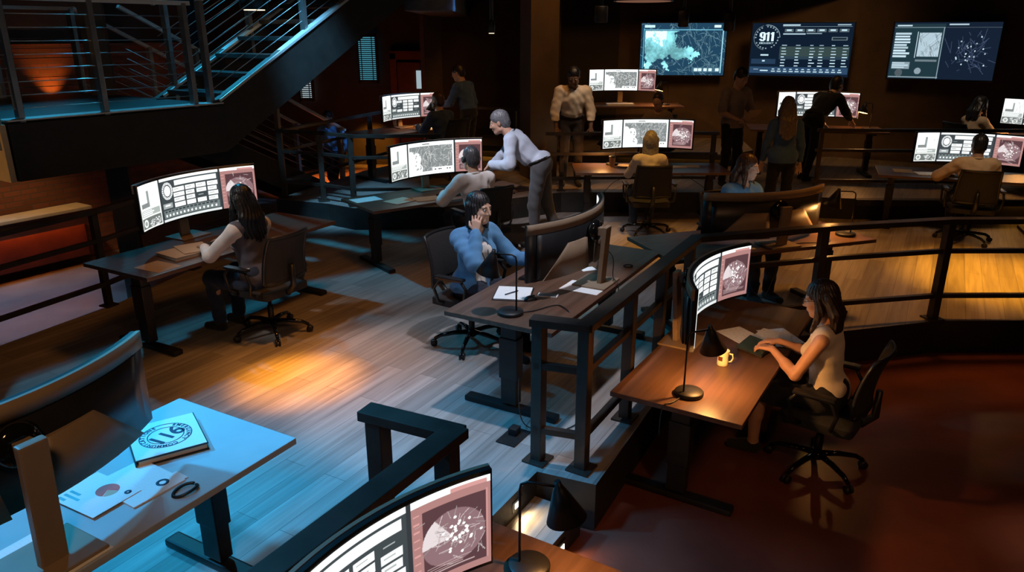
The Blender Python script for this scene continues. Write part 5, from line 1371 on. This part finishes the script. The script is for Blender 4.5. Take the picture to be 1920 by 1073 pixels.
# woman with her hand at her ear
P2 = person('woman with bobbed dark hair in a blue cardigan, hand at her ear', seat(S_mid, 0.0, -0.84), yw(S_mid), lean=6, twist=-20, head=(14, 4, 0), res=0.0055, skin=SK1,
    top=(0.72, 0.68, 0.64), sleeve=0.0, vneck=0.075, jacket=(0.09, 0.24, 0.44), bottom=(0.02, 0.025, 0.04), hair='bob', haircol=(0.010, 0.008, 0.009), hairlen=0.17,
    hr=(0.150, 0.13, 1.03), hdir_r=(-0.28, -0.10, 1.0), handn_r=(0.95, 0.25, 0.1), pole_r=(0.5, -0.55, -1.0), hl=(-0.15, 0.50, 0.775), curl=22, seed=2)
i = P2; t = i['root']
nk = [Vector(i['sp'](x, y, z)) for x, y, z in ((-0.055, 0.0, 0.50), (-0.05, 0.085, 0.43), (-0.022, 0.150, 0.30), (0.0, 0.150, 0.20), (0.022, 0.150, 0.30), (0.05, 0.085, 0.43), (0.055, 0.0, 0.50))]
MB().tube(nk, 0.004, 6).build('lanyard', M['plastic'], t)
# typing woman
P17 = person('woman with glasses in a sleeveless cream blouse typing on a tablet', seat(S_front, 0.03, -0.70), yw(S_front, -4), lean=8, head=(8, 14, 0), res=0.0055, skin=(0.56, 0.30, 0.19),
    top=(0.72, 0.62, 0.50), sleeve=0.0, bottom=(0.012, 0.012, 0.014), skirt=True, hair='long', haircol=(0.022, 0.010, 0.006), hairlen=0.22,
    hl=(-0.085, 0.37, 0.80), hr=(0.075, 0.37, 0.80), hdir_l=(0.25, 1, -0.10), hdir_r=(-0.25, 1, -0.10), curl=38, seed=3)
i = P17; t = i['root']; g = MB()
for q in (-1, 1):
    g.tube([i['hp'](q * 0.032 + 0.022 * math.cos(a), 0.110, 0.002 + 0.017 * math.sin(a)) for a in np.linspace(0, 2 * math.pi, 17)], 0.0018, 6, False)
    g.tube([i['hp'](q * 0.054, 0.108, 0.008), i['hp'](q * 0.074, 0.06, 0.010), i['hp'](q * 0.080, -0.01, 0.006)], 0.0018, 6)
g.tube([i['hp'](-0.010, 0.112, 0.006), i['hp'](0.010, 0.112, 0.006)], 0.0018, 6); g.build('glasses', M['plastic'], t)
# woman below the stairs
person('woman with long black hair and white sleeves seated below the stairs', seat(S_stair, -0.20, -0.64), yw(S_stair), lean=7, head=(-6, 6, 0), res=0.0065, skin=SK2,
    top=(0.78, 0.72, 0.68), vest=(0.10, 0.10, 0.13), bottom=(0.02, 0.035, 0.07), hair='long', haircol=(0.008, 0.007, 0.008), hairlen=0.34, hl=(-0.17, 0.42, 0.785), hr=(0.10, 0.42, 0.785), pole_l=(-0.8, -0.4, -0.6), seed=4)
# white shirt man, seated
P4 = person('seated man in a white shirt with a headset, seen from behind', seat(S_white, 0.12, -0.66), yw(S_white), female=False, lean=14, head=(-6, 6, 0), res=0.0075, skin=SK2,
    top=(0.80, 0.76, 0.73), bottom=(0.03, 0.03, 0.04), hair='short', haircol=(0.05, 0.05, 0.055), hl=(-0.22, 0.38, 0.785), hr=(0.12, 0.42, 0.785), pole_l=(-0.8, -0.4, -0.5), seed=5)
i = P4; t = i['root']
MB().tube([i['hp'](0.088 * math.sin(a), -0.01 - 0.004, 0.0 + 0.135 * math.cos(a)) for a in np.linspace(-1.55, 1.55, 17)], 0.008, 8).build('headset_band', M['steel'], t)
for q in (-1, 1): MB().lathe([(0.005, -0.012), (0.034, -0.010), (0.034, 0.010), (0.005, 0.012)], i['hp'](q * 0.093, -0.005, -0.005), 18, tuple(i['Hm'] @ V(1, 0, 0))).build('ear_cup', M['plastic'], t)
# standing man leaning over
P3 = person('grey-haired man in a pale blue shirt leaning over the white shirt man\'s chair', (0.34, 8.92, 0), R(78), sit=False, female=False, lean=47, scale=1.05, head=(4, 16, 0), res=0.0065, skin=(0.55, 0.31, 0.22),
    top=(0.52, 0.58, 0.70), bottom=(0.085, 0.085, 0.09), hair='short', haircol=(0.15, 0.15, 0.165), belt=True, hl=(-0.26, 0.56, 1.03), hr=(0.22, 0.72, 0.86), curl=40, hdir_l=(0.1, 0.6, -0.7),
    feet=((-0.12, 0.03, 0.075), (0.12, -0.22, 0.075)), seed=6)
i = P3
sh, el, wr = i['SL'][0]; dd = Vector(wr - el).normalized()
MB().lathe([(0.034, -0.008), (0.036, -0.006), (0.036, 0.006), (0.034, 0.008)], tuple(Vector(wr) - dd * 0.012), 20, tuple(dd), False).build('wrist_watch', M['steel'], i['root'])
# blonde woman
person('blonde woman with straight shoulder-length hair seen from behind', seat(S_blonde, -0.13, -0.76), 0, lean=4, res=0.0075, skin=SK4, top=(0.70, 0.66, 0.68), bottom=(0.02, 0.03, 0.05), hair='bob', haircol=(0.34, 0.32, 0.29), hairlen=0.235,
    hl=(-0.16, 0.42, 0.78), hr=(0.16, 0.42, 0.78), seed=7)
# brown-haired woman facing the camera
person('woman with wavy brown hair in a blue cardigan, lit by her screen', seat(S_card, -0.3, -0.66), yw(S_card, 8), hipz=0.60, lean=5, head=(26, 4, 0), res=0.0065, skin=(0.62, 0.42, 0.33), top=(0.80, 0.80, 0.80), sleeve=0.0, vneck=0.09, jacket=(0.10, 0.24, 0.42),
    bottom=(0.015, 0.015, 0.02), hair='long', haircol=(0.055, 0.025, 0.013), hairlen=0.20, hl=(-0.14, 0.40, 0.79), hr=(0.14, 0.40, 0.79), seed=8)
# tan shirt man
person('seated man with short black hair in a tan shirt seen from behind', seat(S_tan, 0.0, -0.66), yw(S_tan), female=False, lean=9, res=0.008, skin=SK2, top=(0.62, 0.44, 0.27), bottom=(0.02, 0.02, 0.03), hair='short', haircol=(0.01, 0.009, 0.009),
    hl=(-0.24, 0.36, 0.785), hr=(0.16, 0.42, 0.785), pole_l=(-0.9, -0.3, -0.5), seed=9)
# bearded man in navy and his colleague
person('seated bearded man in a navy shirt at the rear tier desk', seat(S_bald, 0.1, -0.66), yw(S_bald), female=False, lean=10, res=0.010, skin=SK1, top=(0.035, 0.06, 0.12), bottom=(0.02, 0.02, 0.03), hair='short', haircol=(0.06, 0.03, 0.02), beard=(0.07, 0.035, 0.02), hl=(-0.16, 0.42, 0.785), hr=(0.16, 0.42, 0.785), seed=10)
person('standing man in a blue shirt behind the bearded man', (-0.72, 12.62, 0.3), R(62), sit=False, female=False, lean=14, head=(10, 16, 0), res=0.010, skin=SK2, top=(0.05, 0.10, 0.22), bottom=(0.015, 0.015, 0.02), hair='short', haircol=(0.02, 0.012, 0.01), hl=(-0.1, 0.45, 1.06), hr=(0.26, 0.1, 0.84), seed=11)
# person walking past beyond the tier
person('person in a light blue shirt walking past beyond the tier', (-3.05, 12.75, -0.32), R(160), sit=False, female=False, lean=7, scale=0.92, res=0.010, skin=SK3, top=(0.16, 0.30, 0.55), bottom=(0.03, 0.04, 0.07), hair='short', haircol=(0.02, 0.015, 0.012), feet=((-0.1, 0.26, 0.09), (0.1, -0.25, 0.13)), hl=(-0.3, 0.16, 0.86), hr=(0.3, -0.12, 0.86), seed=12)
# man leaning on the rail
person('man in a white shirt leaning on the railing with both hands', (0.88, 11.22, 0.3), R(182), sit=False, female=False, lean=17, scale=1.03, head=(-10, 26, 0), res=0.009, skin=SK3, top=(0.70, 0.60, 0.48), bottom=(0.03, 0.022, 0.018), belt=True, hair='short', haircol=(0.008, 0.007, 0.007),
    hl=(-0.25, 0.30, 0.90), hr=(0.25, 0.30, 0.90), hdir_l=(0, 0.8, -0.5), hdir_r=(0, 0.8, -0.5), curl=55, pole_l=(-0.5, -0.8, -0.1), pole_r=(0.5, -0.8, -0.1), seed=13)
# woman in front of the top tier
person('woman with her hair up seated below the top tier desk', (2.33, 12.1, 0.3), R(165), lean=2, head=(-12, 4, 6), res=0.010, hipz=0.52, skin=SK1, top=(0.30, 0.22, 0.17), bottom=(0.02, 0.02, 0.02), hair='bun', haircol=(0.04, 0.02, 0.012), hr=(0.22, 0.2, 0.72), seed=14)
# man reading papers
P11 = person('standing man in a grey T-shirt looking down at papers he holds', (3.28, 11.25, 0.3), R(204), sit=False, female=False, lean=4, head=(0, 26, 0), res=0.009, skin=SK1, top=(0.32, 0.25, 0.20), sleeve=0.42, bottom=(0.012, 0.012, 0.014), hair='short', haircol=(0.02, 0.013, 0.01),
    hl=(-0.16, 0.27, 1.06), hr=(0.15, 0.27, 1.02), curl=60, hdir_l=(0.6, 0.5, -0.1), hdir_r=(-0.6, 0.5, -0.1), tuck=False, seed=15)
q = Matrix.Rotation(R(204), 3, 'Z') @ Matrix.Rotation(R(42), 3, 'X')
tag(MB().box((0, 0, 0), (0.23, 0.31, 0.006), q).build('paper_sheet', M['kraft'], None, Vector((3.28, 11.25, 0.3)) + Matrix.Rotation(R(204), 3, 'Z') @ Vector((0.0, 0.36, 1.06))), 'tan papers held by the standing man in the grey T-shirt', 'paper')
# woman walking by with long blonde hair
person('standing woman with long fair hair, blue sweater and black trousers, back turned', (3.62, 9.98, 0), R(-8), sit=False, lean=1, res=0.009, scale=0.99, skin=SK4, top=(0.05, 0.11, 0.24), bottom=(0.010, 0.010, 0.012), hair='long', haircol=(0.13, 0.10, 0.07), hairlen=0.40, tuck=False, hl=(-0.24, 0.10, 0.84), hr=(0.24, 0.06, 0.84), seed=16)
# man bending to write
person('man in black bending over the desk to write under the lamp', (4.62, 11.62, 0.3), R(-58), sit=False, female=False, lean=46, head=(0, 10, 0), res=0.010, skin=SK1, top=(0.012, 0.014, 0.018), sleeve=0.8, bottom=(0.012, 0.012, 0.014), hair='short', haircol=(0.012, 0.009, 0.008),
    hl=(-0.22, 0.58, 0.82), hr=(0.17, 0.80, 0.80), curl=50, feet=((-0.12, 0.02, 0.075), (0.12, -0.2, 0.075)), seed=17)
# dark-haired woman at the tier end
person('woman with long black hair in a beige blouse seated side on', seat(S_side, 0.0, -0.92), yw(S_side), lean=6, head=(-4, 4, 0), res=0.010, skin=SK2, top=(0.50, 0.36, 0.24), bottom=(0.02, 0.015, 0.015), hair='long', haircol=(0.008, 0.007, 0.007), hairlen=0.22, hl=(-0.14, 0.45, 0.785), hr=(0.14, 0.45, 0.785), seed=18)
